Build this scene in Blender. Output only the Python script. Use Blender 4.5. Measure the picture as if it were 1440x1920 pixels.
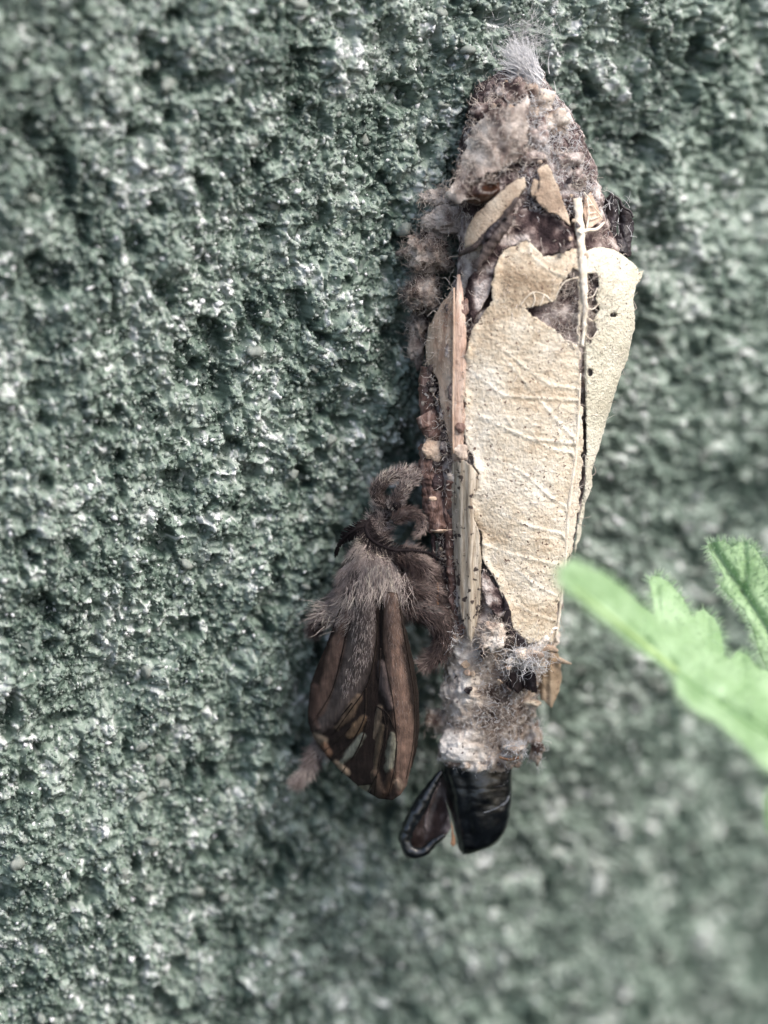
import bpy, math, random
import numpy as np
from mathutils import Vector, Matrix, Quaternion
from mathutils.geometry import delaunay_2d_cdt

for o in list(bpy.data.objects): bpy.data.objects.remove(o)
SC = bpy.context.scene
COL = SC.collection
SC.unit_settings.scale_length = 0.0025      # one unit stands for 2.5 mm: the case is about 3 cm long
D = 45.0                                     # camera distance
PITCH = math.radians(-14)                    # the camera looks down the wall a little
ROT = Matrix.Rotation(PITCH, 4, 'X')

# ------------------------------------------------------------------ camera
cam = bpy.data.cameras.new('camera'); camo = bpy.data.objects.new('camera', cam); COL.objects.link(camo)
cam.sensor_fit = 'VERTICAL'; cam.sensor_height = 36.0; cam.sensor_width = 27.0
cam.lens = 36.0 * D / 19.2
camo.matrix_world = ROT @ (Matrix.Translation((0, -D, 0)) @ Matrix.Rotation(math.pi/2, 4, 'X'))
cam.clip_start = 1.0; cam.clip_end = 500
cam.dof.use_dof = True; cam.dof.focus_distance = D + 0.0
cam.dof.aperture_fstop = cam.lens * 1e-3 / 1.85
SC.camera = camo
# ------------------------------------------------------------------ light
SUN_EL, SUN_AZ = math.radians(50), math.radians(52)      # azimuth to the right of the camera's back
w = bpy.data.worlds.new('World'); SC.world = w; w.use_nodes = True
nt = w.node_tree; bg = nt.nodes['Background']
sky = nt.nodes.new('ShaderNodeTexSky'); sky.sky_type = 'NISHITA'; sky.sun_disc = False
sky.sun_elevation = SUN_EL; sky.sun_rotation = math.radians(180) - SUN_AZ
sky.air_density = 1.0; sky.dust_density = 4.0; sky.ozone_density = 1.0
nt.links.new(sky.outputs[0], bg.inputs[0]); bg.inputs[1].default_value = 0.15
sun = bpy.data.lights.new('sun', 'SUN'); suno = bpy.data.objects.new('sun', sun); COL.objects.link(suno)
sun.energy = 1.9; sun.angle = math.radians(32); sun.color = (1.0, 0.955, 0.90)
sd = Vector((math.cos(SUN_EL)*math.sin(SUN_AZ), -math.cos(SUN_EL)*math.cos(SUN_AZ), math.sin(SUN_EL)))
suno.rotation_euler = sd.to_track_quat('Z', 'Y').to_euler()
SC.view_settings.view_transform = 'Standard'; SC.view_settings.look = 'None'
SC.view_settings.exposure = 0.74; SC.view_settings.gamma = 1
SC.render.resolution_x, SC.render.resolution_y = 768, 1024

# ------------------------------------------------------------------ helpers
rng = np.random.default_rng(7)
def at(px, py, y):
    px = np.asarray(px, float); py = np.asarray(py, float); y = np.asarray(y, float) + 0*px
    k = (D + y) / D / 100.0
    return np.stack([(px-720)*k, y, (960-py)*k], -1)
def hsh(ix, iy, iz, seed):
    n = (ix.astype(np.int64)*73856093) ^ (iy.astype(np.int64)*19349663) ^ (iz.astype(np.int64)*83492791) ^ (seed*2654435761)
    n = (n & 0xffffffff).astype(np.uint32)
    n = (n ^ (n >> np.uint32(13))) * np.uint32(1274126177)
    n = (n ^ (n >> np.uint32(16))) * np.uint32(2246822519)
    n = n ^ (n >> np.uint32(15))
    return n.astype(np.float64) / 4294967295.0
def vn(p, s, seed=0):                      # value noise, -1..1
    q = np.asarray(p) / s; i = np.floor(q).astype(np.int64); f = q - i; f = f*f*f*(f*(f*6-15)+10)
    r = 0
    for a in (0, 1):
        wa = f[..., 0] if a else 1-f[..., 0]
        for b in (0, 1):
            wb = f[..., 1] if b else 1-f[..., 1]
            for c in (0, 1):
                wc = f[..., 2] if c else 1-f[..., 2]
                r = r + wa*wb*wc*hsh(i[..., 0]+a, i[..., 1]+b, i[..., 2]+c, seed)
    return r*2-1
def fbm(p, s, seed=0, o=4, g=.5):
    r = 0; amp = 1; t = 0
    for k in range(o):
        r = r + amp*vn(p, s/(2.03**k), seed+k*17); t += amp; amp *= g
    return r/t
def worley(x, z, s, seed, jit=.9):         # distance to nearest and second nearest feature, id
    qx = x/s; qz = z/s; ix = np.floor(qx).astype(np.int64); iz = np.floor(qz).astype(np.int64)
    f1 = np.full(x.shape, 9.); f2 = np.full(x.shape, 9.); idv = np.zeros(x.shape)
    z0 = np.zeros_like(ix)
    for a in (-1, 0, 1):
        for b in (-1, 0, 1):
            cx = ix+a; cz = iz+b
            dx = cx+.5+jit*(hsh(cx, cz, z0, seed)-.5)-qx; dz = cz+.5+jit*(hsh(cx, cz, z0, seed+5)-.5)-qz
            d = np.sqrt(dx*dx+dz*dz); m = d < f1
            f2 = np.where(m, f1, np.minimum(f2, d)); idv = np.where(m, hsh(cx, cz, z0, seed+9), idv); f1 = np.where(m, d, f1)
    return f1, f2, idv
def sstep(a, b, x):
    t = np.clip((x-a)/(b-a), 0, 1); return t*t*(3-2*t)
ORG = {}
def link_mesh(name, V, F, m, parent=None, smooth=True, attrs=None, org=None):
    """F: (n,3) or (n,4) int array or list of arrays"""
    Fs = F if isinstance(F, list) else [F]
    if parent is not None: org = ORG[parent.name]
    if org is None: org = np.zeros(3)
    V = np.asarray(V, float) - org
    me = bpy.data.meshes.new(name)
    me.vertices.add(len(V)); me.vertices.foreach_set('co', V.astype(np.float32).ravel())
    nl = sum(f.size for f in Fs); npoly = sum(len(f) for f in Fs)
    me.loops.add(nl); me.polygons.add(npoly)
    me.loops.foreach_set('vertex_index', np.concatenate([f.ravel() for f in Fs]).astype(np.int32))
    tot = np.concatenate([np.full(len(f), f.shape[1]) for f in Fs]).astype(np.int32)
    st = np.concatenate([[0], np.cumsum(tot)[:-1]]).astype(np.int32)
    me.polygons.foreach_set('loop_start', st); me.polygons.foreach_set('loop_total', tot)
    me.polygons.foreach_set('use_smooth', np.full(npoly, smooth))
    me.update(calc_edges=True)
    for k, v in (attrs or {}).items():
        v = np.asarray(v, np.float32)
        if v.ndim == 2:
            a = me.attributes.new(k, 'FLOAT_COLOR', 'POINT')
            if v.shape[1] == 3: v = np.concatenate([v, np.ones((len(v), 1), np.float32)], 1)
            a.data.foreach_set('color', v.ravel())
        else:
            a = me.attributes.new(k, 'FLOAT', 'POINT'); a.data.foreach_set('value', v)
    if m is not None: me.materials.append(m)
    o = bpy.data.objects.new(name, me); COL.objects.link(o)
    ORG[o.name] = np.asarray(org, float)
    if parent is not None: 
        o.parent = parent
    else: o.location = org
    return o
def thing(name, label, cat, loc, group=None):
    o = bpy.data.objects.new(name, None); COL.objects.link(o); o.empty_display_size = .3
    o.location = loc; ORG[o.name] = np.array(loc, float); o['label'] = label; o['category'] = cat
    if group: o['group'] = group
    return o
def sub_anchor(o):  # a part whose children share its origin (parts sit at the thing's origin)
    return o
# a part's own children: parts have zero local offset, so ORG of the part equals the thing's origin.

def grid_faces(nu, nv, closed=False):
    a = np.arange(nu*nv).reshape(nu, nv)
    if closed:
        b = np.roll(a, -1, axis=1)
        return np.stack([a[:-1], a[1:], b[1:], b[:-1]], -1).reshape(-1, 4)
    return np.stack([a[:-1, :-1], a[1:, :-1], a[1:, 1:], a[:-1, 1:]], -1).reshape(-1, 4)
def smooth_path(pts, n):
    pts = np.asarray(pts, float); t = np.concatenate([[0], np.cumsum(np.linalg.norm(np.diff(pts, axis=0), axis=1))])
    # Catmull-Rom resample
    T = np.linspace(0, t[-1], n); out = np.zeros((n, pts.shape[1]))
    m = np.gradient(pts, t, axis=0) if len(pts) > 2 else np.repeat((pts[1:]-pts[:1])/t[-1], 2, 0)
    i = np.clip(np.searchsorted(t, T, 'right')-1, 0, len(t)-2); h = (t[i+1]-t[i]); s = (T-t[i])/h
    s = s[:, None]; h = h[:, None]
    return (2*s**3-3*s**2+1)*pts[i]+(s**3-2*s**2+s)*h*m[i]+(-2*s**3+3*s**2)*pts[i+1]+(s**3-s**2)*h*m[i+1]
def tube_geo(path, rad, seg=10, flat=1.0, caps=True, noise=0, nscale=.1, seed=0, up=(0, -1, 0)):
    path = np.asarray(path, float); n = len(path); rad = np.broadcast_to(rad, (n,)).astype(float)
    T = np.gradient(path, axis=0); T /= np.linalg.norm(T, axis=1, keepdims=True)+1e-12
    up = np.array(up, float); S = np.cross(T, up); S /= np.linalg.norm(S, axis=1, keepdims=True)+1e-9
    B = np.cross(S, T)
    a = np.linspace(0, 2*math.pi, seg, endpoint=False)
    V = path[:, None]+rad[:, None, None]*(np.cos(a)[None, :, None]*S[:, None]+flat*np.sin(a)[None, :, None]*B[:, None])
    N = (np.cos(a)[None, :, None]*S[:, None]+np.sin(a)[None, :, None]*B[:, None])
    if noise: V = V + N*(noise*fbm(V, nscale, seed, 3))[..., None]
    F = [grid_faces(n, seg, True)]; V = V.reshape(-1, 3)
    if caps:
        c0 = len(V); V = np.concatenate([V, path[:1], path[-1:]])
        i = np.arange(seg); j = (i+1) % seg
        F.append(np.stack([np.full(seg, c0), i, j], -1)); e = (n-1)*seg
        F.append(np.stack([np.full(seg, c0+1), e+j, e+i], -1))
    return V, F, N.reshape(-1, 3)
def merge(geos):
    V = []; q = []; t = []; off = 0
    for v, F in geos:
        for f in (F if isinstance(F, list) else [F]):
            (q if f.shape[1] == 4 else t).append(f+off)
        V.append(v); off += len(v)
    out = []
    if q: out.append(np.concatenate(q))
    if t: out.append(np.concatenate(t))
    return np.concatenate(V), out
def inpoly(x, y, poly):
    poly = np.asarray(poly, float); r = np.zeros(x.shape, bool); j = len(poly)-1
    for i in range(len(poly)):
        xi, yi = poly[i]; xj, yj = poly[j]
        c = ((yi > y) != (yj > y)) & (x < (xj-xi)*(y-yi)/(yj-yi+1e-12)+xi)
        r ^= c; j = i
    return r
def resample(poly, s, jag=0, seed=0):
    poly = np.asarray(poly, float); out = []
    for i in range(len(poly)):
        a = poly[i]; b = poly[(i+1) % len(poly)]; n = max(1, int(np.linalg.norm(b-a)/s))
        out.append(a+(b-a)*np.linspace(0, 1, n, endpoint=False)[:, None])
    out = np.concatenate(out)
    if jag:
        q = np.concatenate([out, np.zeros((len(out), 1))], 1)
        out = out + jag*np.stack([vn(q, 14., seed)+.6*vn(q, 5., seed+1), vn(q, 14., seed+2)+.6*vn(q, 5., seed+3)], -1)
    return out
def pdist(x, y, line):
    line = np.asarray(line, float); d = np.full(x.shape, 1e9); tt = np.zeros(x.shape); L = 0
    seg = np.linalg.norm(np.diff(line, axis=0), axis=1); tot = seg.sum()
    for i in range(len(line)-1):
        a = line[i]; b = line[i+1]; v = b-a; t = np.clip(((x-a[0])*v[0]+(y-a[1])*v[1])/(v@v), 0, 1)
        e = np.hypot(x-a[0]-t*v[0], y-a[1]-t*v[1]); m = e < d
        tt = np.where(m, (L+t*seg[i])/tot, tt); d = np.where(m, e, d); L += seg[i]
    return d, tt
def patch(name, poly, yfn, m, parent, sp=5., th=.03, jag=1.5, holes=(), attrf=None, seed=1, label=None):
    """thin sheet cut to an outline and bent over a surface; yfn gives its depth"""
    out = resample(poly, sp, jag, seed); loops = [out]+[resample(h, min(sp*.8, 3.), jag*.8, seed+3+i) for i, h in enumerate(holes)]
    P = np.concatenate(loops); E = []; o = 0
    for l in loops:
        E += [(o+i, o+(i+1) % len(l)) for i in range(len(l))]; o += len(l)
    x0, y0 = out.min(0); x1, y1 = out.max(0)
    gx, gy = np.meshgrid(np.arange(x0, x1, sp), np.arange(y0, y1, sp*.87))
    gx = gx + (np.arange(gx.shape[0]) % 2)[:, None]*sp*.5
    r = np.random.default_rng(seed); gx = gx.ravel()+r.uniform(-.15, .15, gx.size)*sp; gy = gy.ravel()+r.uniform(-.15, .15, gy.size)*sp
    k = inpoly(gx, gy, out)
    for l in loops[1:]: k &= ~inpoly(gx, gy, l)
    for l in loops:
        for ch in np.array_split(np.arange(len(gx)), max(1, len(gx)//4000)):
            dd = np.min(np.hypot(gx[ch, None]-l[None, :, 0], gy[ch, None]-l[None, :, 1]), axis=1); k[ch] &= dd > sp*.55
    P = np.concatenate([P, np.stack([gx[k], gy[k]], -1)])
    vs, es, fs, *_ = delaunay_2d_cdt([Vector((float(a), float(b))) for a, b in P], E, [], 0, 1e-4)
    V2 = np.array([(v.x, v.y) for v in vs]); T = np.array([f for f in fs if len(f) == 3])
    c = V2[T].mean(1); k = inpoly(c[:, 0], c[:, 1], out)
    for l in loops[1:]: k &= ~inpoly(c[:, 0], c[:, 1], l)
    T = T[k]; us = np.unique(T); mp = -np.ones(len(V2), int); mp[us] = np.arange(len(us)); T = mp[T]; V2 = V2[us]
    y = yfn(V2[:, 0], V2[:, 1])
    # consistent orientation
    a, b, cc = V2[T[:, 0]], V2[T[:, 1]], V2[T[:, 2]]
    s = (b[:, 0]-a[:, 0])*(cc[:, 1]-a[:, 1])-(b[:, 1]-a[:, 1])*(cc[:, 0]-a[:, 0])
    T[s > 0] = T[s > 0][:, ::-1]
    Vf = at(V2[:, 0], V2[:, 1], y); Vb = at(V2[:, 0], V2[:, 1], y+th); n = len(V2)
    ed = np.concatenate([T[:, [0, 1]], T[:, [1, 2]], T[:, [2, 0]]])
    key = set(map(tuple, ed.tolist())); be = np.array([e for e in map(tuple, ed.tolist()) if (e[1], e[0]) not in key])
    side = np.stack([be[:, 1], be[:, 0], be[:, 0]+n, be[:, 1]+n], -1)
    at_ = {k2: np.concatenate([v, v]) for k2, v in (attrf(V2[:, 0], V2[:, 1]) if attrf else {}).items()}
    ob = link_mesh(name, np.concatenate([Vf, Vb]), [np.concatenate([T, T[:, ::-1]+n]), side], m, parent, True, at_)
    if label: ob['label'] = label
    return ob
def strand_geo(root, dirn, L, r0, segs=5, bend=None, wob=.15, curl=0., seed=0, tip=.25):
    """many tapering hairs as three-sided tubes; returns geometry and a per-vertex random tint"""
    g = np.random.default_rng(seed); n = len(root); root = np.asarray(root, float)
    d = dirn/(np.linalg.norm(dirn, axis=1, keepdims=True)+1e-9); L = np.broadcast_to(L, (n,)); r0 = np.broadcast_to(r0, (n,))
    pts = [root]; cur = root.copy(); dr = d.copy()
    kick = g.normal(size=(n, 3))*curl
    for k in range(segs):
        dr = dr + g.normal(size=(n, 3))*wob + np.cross(kick, dr)
        if bend is not None: dr = dr + bend
        dr /= np.linalg.norm(dr, axis=1, keepdims=True)
        cur = cur + dr*(L/segs)[:, None]; pts.append(cur)
    Pp = np.stack(pts, 1)                              # n, segs+1, 3
    T = np.gradient(Pp, axis=1); T /= np.linalg.norm(T, axis=2, keepdims=True)+1e-9
    ref = g.normal(size=(n, 1, 3)); S = np.cross(T, ref); S /= np.linalg.norm(S, axis=2, keepdims=True)+1e-9; B = np.cross(T, S)
    rr = r0[:, None]*np.linspace(1, tip, segs+1)[None]
    V = []
    for a in (0, 2.094, 4.189): V.append(Pp+rr[..., None]*(math.cos(a)*S+math.sin(a)*B))
    V = np.stack(V, 2).reshape(-1, 3); m = segs+1
    base = (np.arange(n)*m*3)[:, None, None]; k = (np.arange(segs)*3)[None, :, None]; j = np.arange(3)[None, None]
    j2 = (j+1) % 3
    F = np.stack([base+k+j, base+k+3+j, base+k+3+j2, base+k+j2], -1).reshape(-1, 4)
    return V, F, np.repeat(g.random(n), m*3)
def strands(name, root, dirn, L, r0, m, parent, **kw):
    tint = kw.pop('tint', None); V, F, t = strand_geo(root, dirn, L, r0, **kw)
    if tint is not None: t = np.clip(np.repeat(tint, len(V)//len(tint))+.35*(t-.5), 0, 1)
    o = link_mesh(name, V, F, m, parent, True, {'tint': t}); o['kind'] = 'stuff'; return o

# ------------------------------------------------------------------ materials
def mat(name, stops, scale=4., detail=6., rough=.7, bump=.0, bscale=30., attr=None, aw=.5, spec=.4, coat=0., speck=None, trans=0., sss=0., col=False, aniso=None, sheen=0.):
    m = bpy.data.materials.new(name); m.use_nodes = True; t = m.node_tree; N = t.nodes; Lk = t.links
    p = N['Principled BSDF']; tc = N.new('ShaderNodeTexCoord'); mp = N.new('ShaderNodeMapping'); Lk.new(tc.outputs['Object'], mp.inputs[0])
    if aniso: mp.inputs['Scale'].default_value = aniso
    nz = N.new('ShaderNodeTexNoise'); nz.inputs['Scale'].default_value = scale; nz.inputs['Detail'].default_value = detail
    nz.inputs['Roughness'].default_value = .6; Lk.new(mp.outputs[0], nz.inputs['Vector'])
    fac = nz.outputs[0]
    if attr:
        a = N.new('ShaderNodeAttribute'); a.attribute_name = attr
        mx = N.new('ShaderNodeMix'); mx.inputs[0].default_value = aw; Lk.new(fac, mx.inputs[2]); Lk.new(a.outputs['Fac'], mx.inputs[3]); fac = mx.outputs[0]
    cr = N.new('ShaderNodeValToRGB'); Lk.new(fac, cr.inputs[0]); e = cr.color_ramp.elements
    while len(e) > 1: e.remove(e[-1])
    e[0].position = stops[0][0]; e[0].color = (*stops[0][1], 1)
    for s, c in stops[1:]:
        q = e.new(s); q.color = (*c, 1)
    out = cr.outputs[0]
    if col:
        a = N.new('ShaderNodeAttribute'); a.attribute_name = 'paint'
        mm = N.new('ShaderNodeMix'); mm.data_type = 'RGBA'; mm.blend_type = 'MULTIPLY'; mm.inputs[0].default_value = 1
        Lk.new(a.outputs['Color'], mm.inputs[6]); Lk.new(out, mm.inputs[7]); out = mm.outputs[2]
    if speck:
        sc, thr, c = speck
        v = N.new('ShaderNodeTexNoise'); v.inputs['Scale'].default_value = sc; v.inputs['Detail'].default_value = 2; Lk.new(tc.outputs['Object'], v.inputs['Vector'])
        mr = N.new('ShaderNodeMapRange'); mr.inputs[1].default_value = thr; mr.inputs[2].default_value = thr+.05; Lk.new(v.outputs[0], mr.inputs[0])
        mm = N.new('ShaderNodeMix'); mm.data_type = 'RGBA'; Lk.new(mr.outputs[0], mm.inputs[0]); Lk.new(out, mm.inputs[6]); mm.inputs[7].default_value = (*c, 1); out = mm.outputs[2]
    Lk.new(out, p.inputs['Base Color'])
    p.inputs['Roughness'].default_value = rough; p.inputs['Specular IOR Level'].default_value = spec
    p.inputs['Coat Weight'].default_value = coat; p.inputs['Coat Roughness'].default_value = .12
    p.inputs['Sheen Weight'].default_value = sheen
    if bump:
        b = N.new('ShaderNodeBump'); b.inputs['Strength'].default_value = bump; b.inputs['Distance'].default_value = .05
        n2 = N.new('ShaderNodeTexNoise'); n2.inputs['Scale'].default_value = bscale; n2.inputs['Detail'].default_value = 4; Lk.new(mp.outputs[0], n2.inputs['Vector'])
        Lk.new(n2.outputs[0], b.inputs['Height']); Lk.new(b.outputs[0], p.inputs['Normal'])
    if trans:
        tr = N.new('ShaderNodeBsdfTranslucent'); Lk.new(out, tr.inputs[0]); ms = N.new('ShaderNodeMixShader'); ms.inputs[0].default_value = trans
        Lk.new(p.outputs[0], ms.inputs[1]); Lk.new(tr.outputs[0], ms.inputs[2]); Lk.new(ms.outputs[0], N['Material Output'].inputs[0])
    return m
M = {}
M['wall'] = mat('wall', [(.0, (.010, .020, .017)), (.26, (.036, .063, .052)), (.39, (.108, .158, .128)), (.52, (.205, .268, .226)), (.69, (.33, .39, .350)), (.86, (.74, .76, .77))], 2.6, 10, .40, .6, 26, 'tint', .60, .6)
M['grit'] = mat('grit', [(.15, (.025, .04, .034)), (.42, (.13, .175, .15)), (.7, (.34, .39, .365)), (.92, (.82, .83, .86))], 6, 5, .35, .4, 30, 'tint', .75, .65)
M['pebble'] = mat('pebble', [(.2, (.16, .20, .18)), (.6, (.30, .33, .30)), (.9, (.50, .48, .43))], 1.6, 7, .4, .5, 16, None, .5, .6)
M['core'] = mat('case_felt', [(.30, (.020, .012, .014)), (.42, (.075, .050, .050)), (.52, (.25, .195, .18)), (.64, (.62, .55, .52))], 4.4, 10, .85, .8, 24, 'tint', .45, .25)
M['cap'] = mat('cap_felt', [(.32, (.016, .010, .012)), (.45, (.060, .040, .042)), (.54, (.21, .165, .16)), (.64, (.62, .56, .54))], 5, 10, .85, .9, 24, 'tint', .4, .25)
M['silk'] = mat('silk_felt', [(.27, (.07, .045, .04)), (.41, (.36, .285, .235)), (.55, (.64, .55, .47)), (.75, (.88, .83, .77))], 3.2, 9, .85, .7, 26, 'tint', .5, .2, speck=(9., .67, (.07, .05, .045)))
M['taupe'] = mat('taupe_silk', [(.25, (.15, .11, .10)), (.5, (.44, .38, .34)), (.72, (.72, .66, .61))], 3.5, 10, .85, .8, 28, 'tint', .5, .25)
M['clump'] = mat('brown_silk', [(.3, (.035, .024, .021)), (.45, (.15, .115, .10)), (.58, (.38, .32, .28)), (.75, (.64, .58, .53))], 4, 10, .85, .9, 26, 'tint', .4, .2)
M['white_hair'] = mat('white_silk', [(.0, (.72, .71, .72)), (1., (.95, .95, .97))], 3, 2, .5, 0, 1, 'tint', .7, .4, trans=.25)
M['grey_hair'] = mat('grey_silk', [(.0, (.26, .20, .17)), (.5, (.64, .56, .50)), (1., (.95, .91, .87))], 3, 2, .5, 0, 1, 'tint', .75, .4, trans=.2)
M['tan_hair'] = mat('tan_silk', [(.0, (.16, .125, .11)), (.5, (.45, .385, .34)), (1., (.82, .76, .70))], 3, 2, .5, 0, 1, 'tint', .75, .4, trans=.2)
M['leaf'] = mat('dry_leaf', [(.22, (.35, .26, .175)), (.40, (.56, .46, .34)), (.54, (.69, .61, .485)), (.78, (.85, .80, .70))], 1.8, 10, .6, .6, 20, 'tint', .55, .35, speck=(17., .64, (.13, .08, .06)), trans=.08)
M['leaf_right'] = mat('dry_leaf_pale', [(.25, (.52, .475, .36)), (.5, (.70, .665, .54)), (.8, (.83, .81, .71))], 2, 9, .6, .8, 22, 'tint', .4, .35, speck=(17., .66, (.14, .09, .06)), trans=.08)
M['rib'] = mat('leaf_rib', [(.3, (.64, .55, .42)), (.6, (.88, .81, .70))], 6, 5, .55, .4, 30)
M['fragment'] = mat('leaf_fragment', [(.3, (.36, .27, .20)), (.47, (.66, .56, .44)), (.68, (.86, .79, .69))], 2.6, 9, .65, .7, 26, 'tint', .3, .3, speck=(11., .69, (.12, .08, .06)))
M['char'] = mat('blackened_leaf', [(.3, (.010, .007, .008)), (.6, (.035, .026, .030)), (.85, (.13, .11, .12))], 4, 8, .4, .5, 18, None, .5, .5)
M['dark_leaf'] = mat('dark_leaf', [(.3, (.030, .021, .021)), (.55, (.085, .065, .06)), (.8, (.24, .20, .185))], 4, 9, .7, .6, 22)
M['membrane'] = mat('brown_membrane', [(.3, (.27, .165, .115)), (.5, (.52, .385, .295)), (.72, (.74, .61, .50))], 2.8, 9, .6, .7, 20, None, .5, .35, aniso=(2.5, 1, .5))
M['stem'] = mat('pink_stem', [(.3, (.36, .22, .16)), (.5, (.56, .41, .33)), (.75, (.70, .60, .52))], 4, 9, .55, .5, 16, None, .5, .4, aniso=(3, 1, .4))
M['straw'] = mat('grey_straw', [(.3, (.22, .17, .125)), (.5, (.45, .385, .30)), (.70, (.68, .62, .53))], 5, 10, .6, .6, 18, None, .5, .4, aniso=(5, 1, .35), speck=(7.5, .60, (.06, .045, .04)))
M['twig'] = mat('twig_bark', [(.28, (.045, .025, .020)), (.48, (.15, .085, .068)), (.62, (.27, .185, .16)), (.82, (.50, .42, .38))], 5, 9, .6, .9, 18, None, .5, .4, aniso=(2, 1, .6))
M['wood_end'] = mat('twig_end', [(.3, (.50, .34, .24)), (.7, (.80, .64, .50))], 6, 6, .8, .6, 24)
M['dark_twig'] = mat('dark_bark', [(.3, (.022, .012, .014)), (.6, (.075, .045, .045)), (.85, (.28, .23, .23))], 5, 8, .6, .7, 20, None, .5, .4)
M['seed'] = mat('orange_husk', [(.3, (.22, .10, .05)), (.7, (.50, .30, .17))], 8, 4, .45, .3, 20)
M['capsule'] = mat('dark_capsule', [(.3, (.018, .009, .007)), (.6, (.06, .028, .018)), (.85, (.14, .07, .045))], 4, 6, .28, .4, 14, None, .5, .5)
M['shell'] = mat('pupal_shell', [(.3, (.003, .004, .005)), (.6, (.010, .013, .016)), (.85, (.045, .055, .062))], 3, 7, .28, .5, 5, None, .5, .5, coat=.5)
M['shell_in'] = mat('shell_lining', [(.3, (.02, .013, .013)), (.52, (.07, .05, .048)), (.75, (.30, .26, .26))], 3, 7, .4, .5, 9, None, .5, .5)
M['streak'] = mat('shell_streak', [(.3, (.06, .065, .07)), (.7, (.30, .31, .33))], 8, 6, .7, .6, 20)  # mottled grey for the one slanting streak across the shell
M['skin'] = mat('moth_skin', [(.3, (.020, .014, .013)), (.7, (.07, .05, .045))], 5, 6, .6, .5, 18)
M['fur'] = mat('moth_fur', [(.0, (.06, .045, .045)), (.30, (.22, .178, .17)), (.55, (.50, .43, .41)), (.8, (.76, .68, .59)), (1., (.93, .86, .68))], 2.2, 4, .5, 0, 1, 'tint', .65, .4, trans=.15)
M['dfur'] = mat('moth_dark_fur', [(.0, (.03, .020, .019)), (.45, (.14, .098, .09)), (1., (.62, .51, .46))], 2.5, 4, .5, 0, 1, 'tint', .65, .4, trans=.1)
M['antenna'] = mat('antenna_black', [(.3, (.006, .004, .005)), (.7, (.02, .016, .017))], 8, 3, .8, spec=.1)
M['wing'] = mat('moth_wing', [(.2, (.55, .55, .55)), (.5, (.95, .95, .95)), (.8, (1.9, 1.8, 1.75))], 5, 9, .8, .8, 34, None, .5, .15, col=True, aniso=(3.6, 1, .55), trans=.08)
M['vein'] = mat('wing_vein', [(.3, (.010, .008, .007)), (.7, (.04, .03, .025))], 8, 4, .85, .3, 30, spec=.1)
M['green'] = mat('green_leaf', [(.28, (.24, .40, .19)), (.5, (.35, .52, .29)), (.72, (.48, .66, .42))], 1.6, 8, .55, .5, 9, 'tint', .4, .35, trans=.3)
M['green_rib'] = mat('green_rib', [(.3, (.33, .48, .20)), (.7, (.43, .58, .28))], 3, 4, .5, .3, 12, trans=.2)
M['green_hair'] = mat('leaf_hairs', [(.0, (.40, .60, .36)), (1., (.72, .86, .68))], 3, 2, .5, 0, 1, 'tint', .7, .4, trans=.4)

# ------------------------------------------------------------------ the wall
WOFF = 0.38
def wall_y(X, Z):
    d = .855*(X-1.8)+.519*(8.6-Z); return .56*d + .030*np.clip(d-5, 0, 12)**2 + WOFF
WN = np.array([.56*.855, -1., -.56*.519]); WN /= np.linalg.norm(WN)
def wall_h(X, Z):
    p = np.stack([X*1.2, Z*.9, X*0], -1)
    wx = X + .10*vn(p, .33, 11)+.05*vn(p, .13, 12); wz = Z + .10*vn(p, .33, 13)+.05*vn(p, .13, 14)
    h = .30*fbm(p, 3.2, 1, 2) + .22*fbm(p, .95, 4, 2)
    a1, a2, i1 = worley(wx*1.15, wz*.80, .44, 21); h = h + .21*(np.clip(a2-a1, 0, .5)/.5)**.6*(.25+.75*i1)
    b1, b2, i2 = worley(wx*1.2+.06*vn(p, .09, 15), wz*.9, .19, 22); h = h + .125*(np.clip(1-(b1/.66)**1.4, 0, 1))*(.3+.7*i2)
    c1, c2, i3 = worley(wx, wz, .085, 23); h = h + .055*(np.clip(1-(c1/.7)**1.2, 0, 1))*(.2+.8*i3)
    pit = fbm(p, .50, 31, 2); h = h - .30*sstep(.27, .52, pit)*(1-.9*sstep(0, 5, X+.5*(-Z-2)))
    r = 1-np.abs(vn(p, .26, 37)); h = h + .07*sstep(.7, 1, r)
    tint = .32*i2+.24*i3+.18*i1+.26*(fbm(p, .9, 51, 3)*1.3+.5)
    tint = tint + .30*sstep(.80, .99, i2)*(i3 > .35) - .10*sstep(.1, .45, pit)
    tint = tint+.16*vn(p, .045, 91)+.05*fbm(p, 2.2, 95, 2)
    return h, np.clip(tint*1.2-.11, 0, 1)
def axis(lo, hi, s, far):
    a = np.arange(lo, hi, s); ext = []; x = 0; st = s
    while x < far: st = min(st*1.12, 1.2); x += st; ext.append(x)
    ext = np.array(ext); return np.concatenate([lo-ext[::-1], a, a[-1]+ext])
def vaxis(pts, far):                       # spacing varies along the axis: finest where the lens is sharp
    a = [pts[0][0]]
    while a[-1] < pts[-1][0]: a.append(a[-1]+float(np.interp(a[-1], [q[0] for q in pts], [q[1] for q in pts])))
    def ext(st):
        e = []; x = 0
        while x < far: st = min(st*1.12, 1.2); x += st; e.append(x)
        return np.array(e)
    return np.concatenate([a[0]-ext(pts[0][1])[::-1], a, a[-1]+ext(pts[-1][1])])
gx = vaxis([(-8.3, .030), (-6, .0235), (1.2, .0235), (3.5, .036), (9.4, .048)], 26); gz = vaxis([(-12, .044), (-8, .028), (-5, .0245), (8, .0245), (10.4, .030)], 26)
X, Z = np.meshgrid(gx, gz, indexing='ij'); h, tint = wall_h(X, Z); Y = wall_y(X, Z)
V = np.stack([X, Y, Z], -1)+h[..., None]*WN
wall = link_mesh('stone_wall', V.reshape(-1, 3), grid_faces(len(gx), len(gz)), M['wall'], None, True, {'tint': tint.ravel()})
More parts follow.
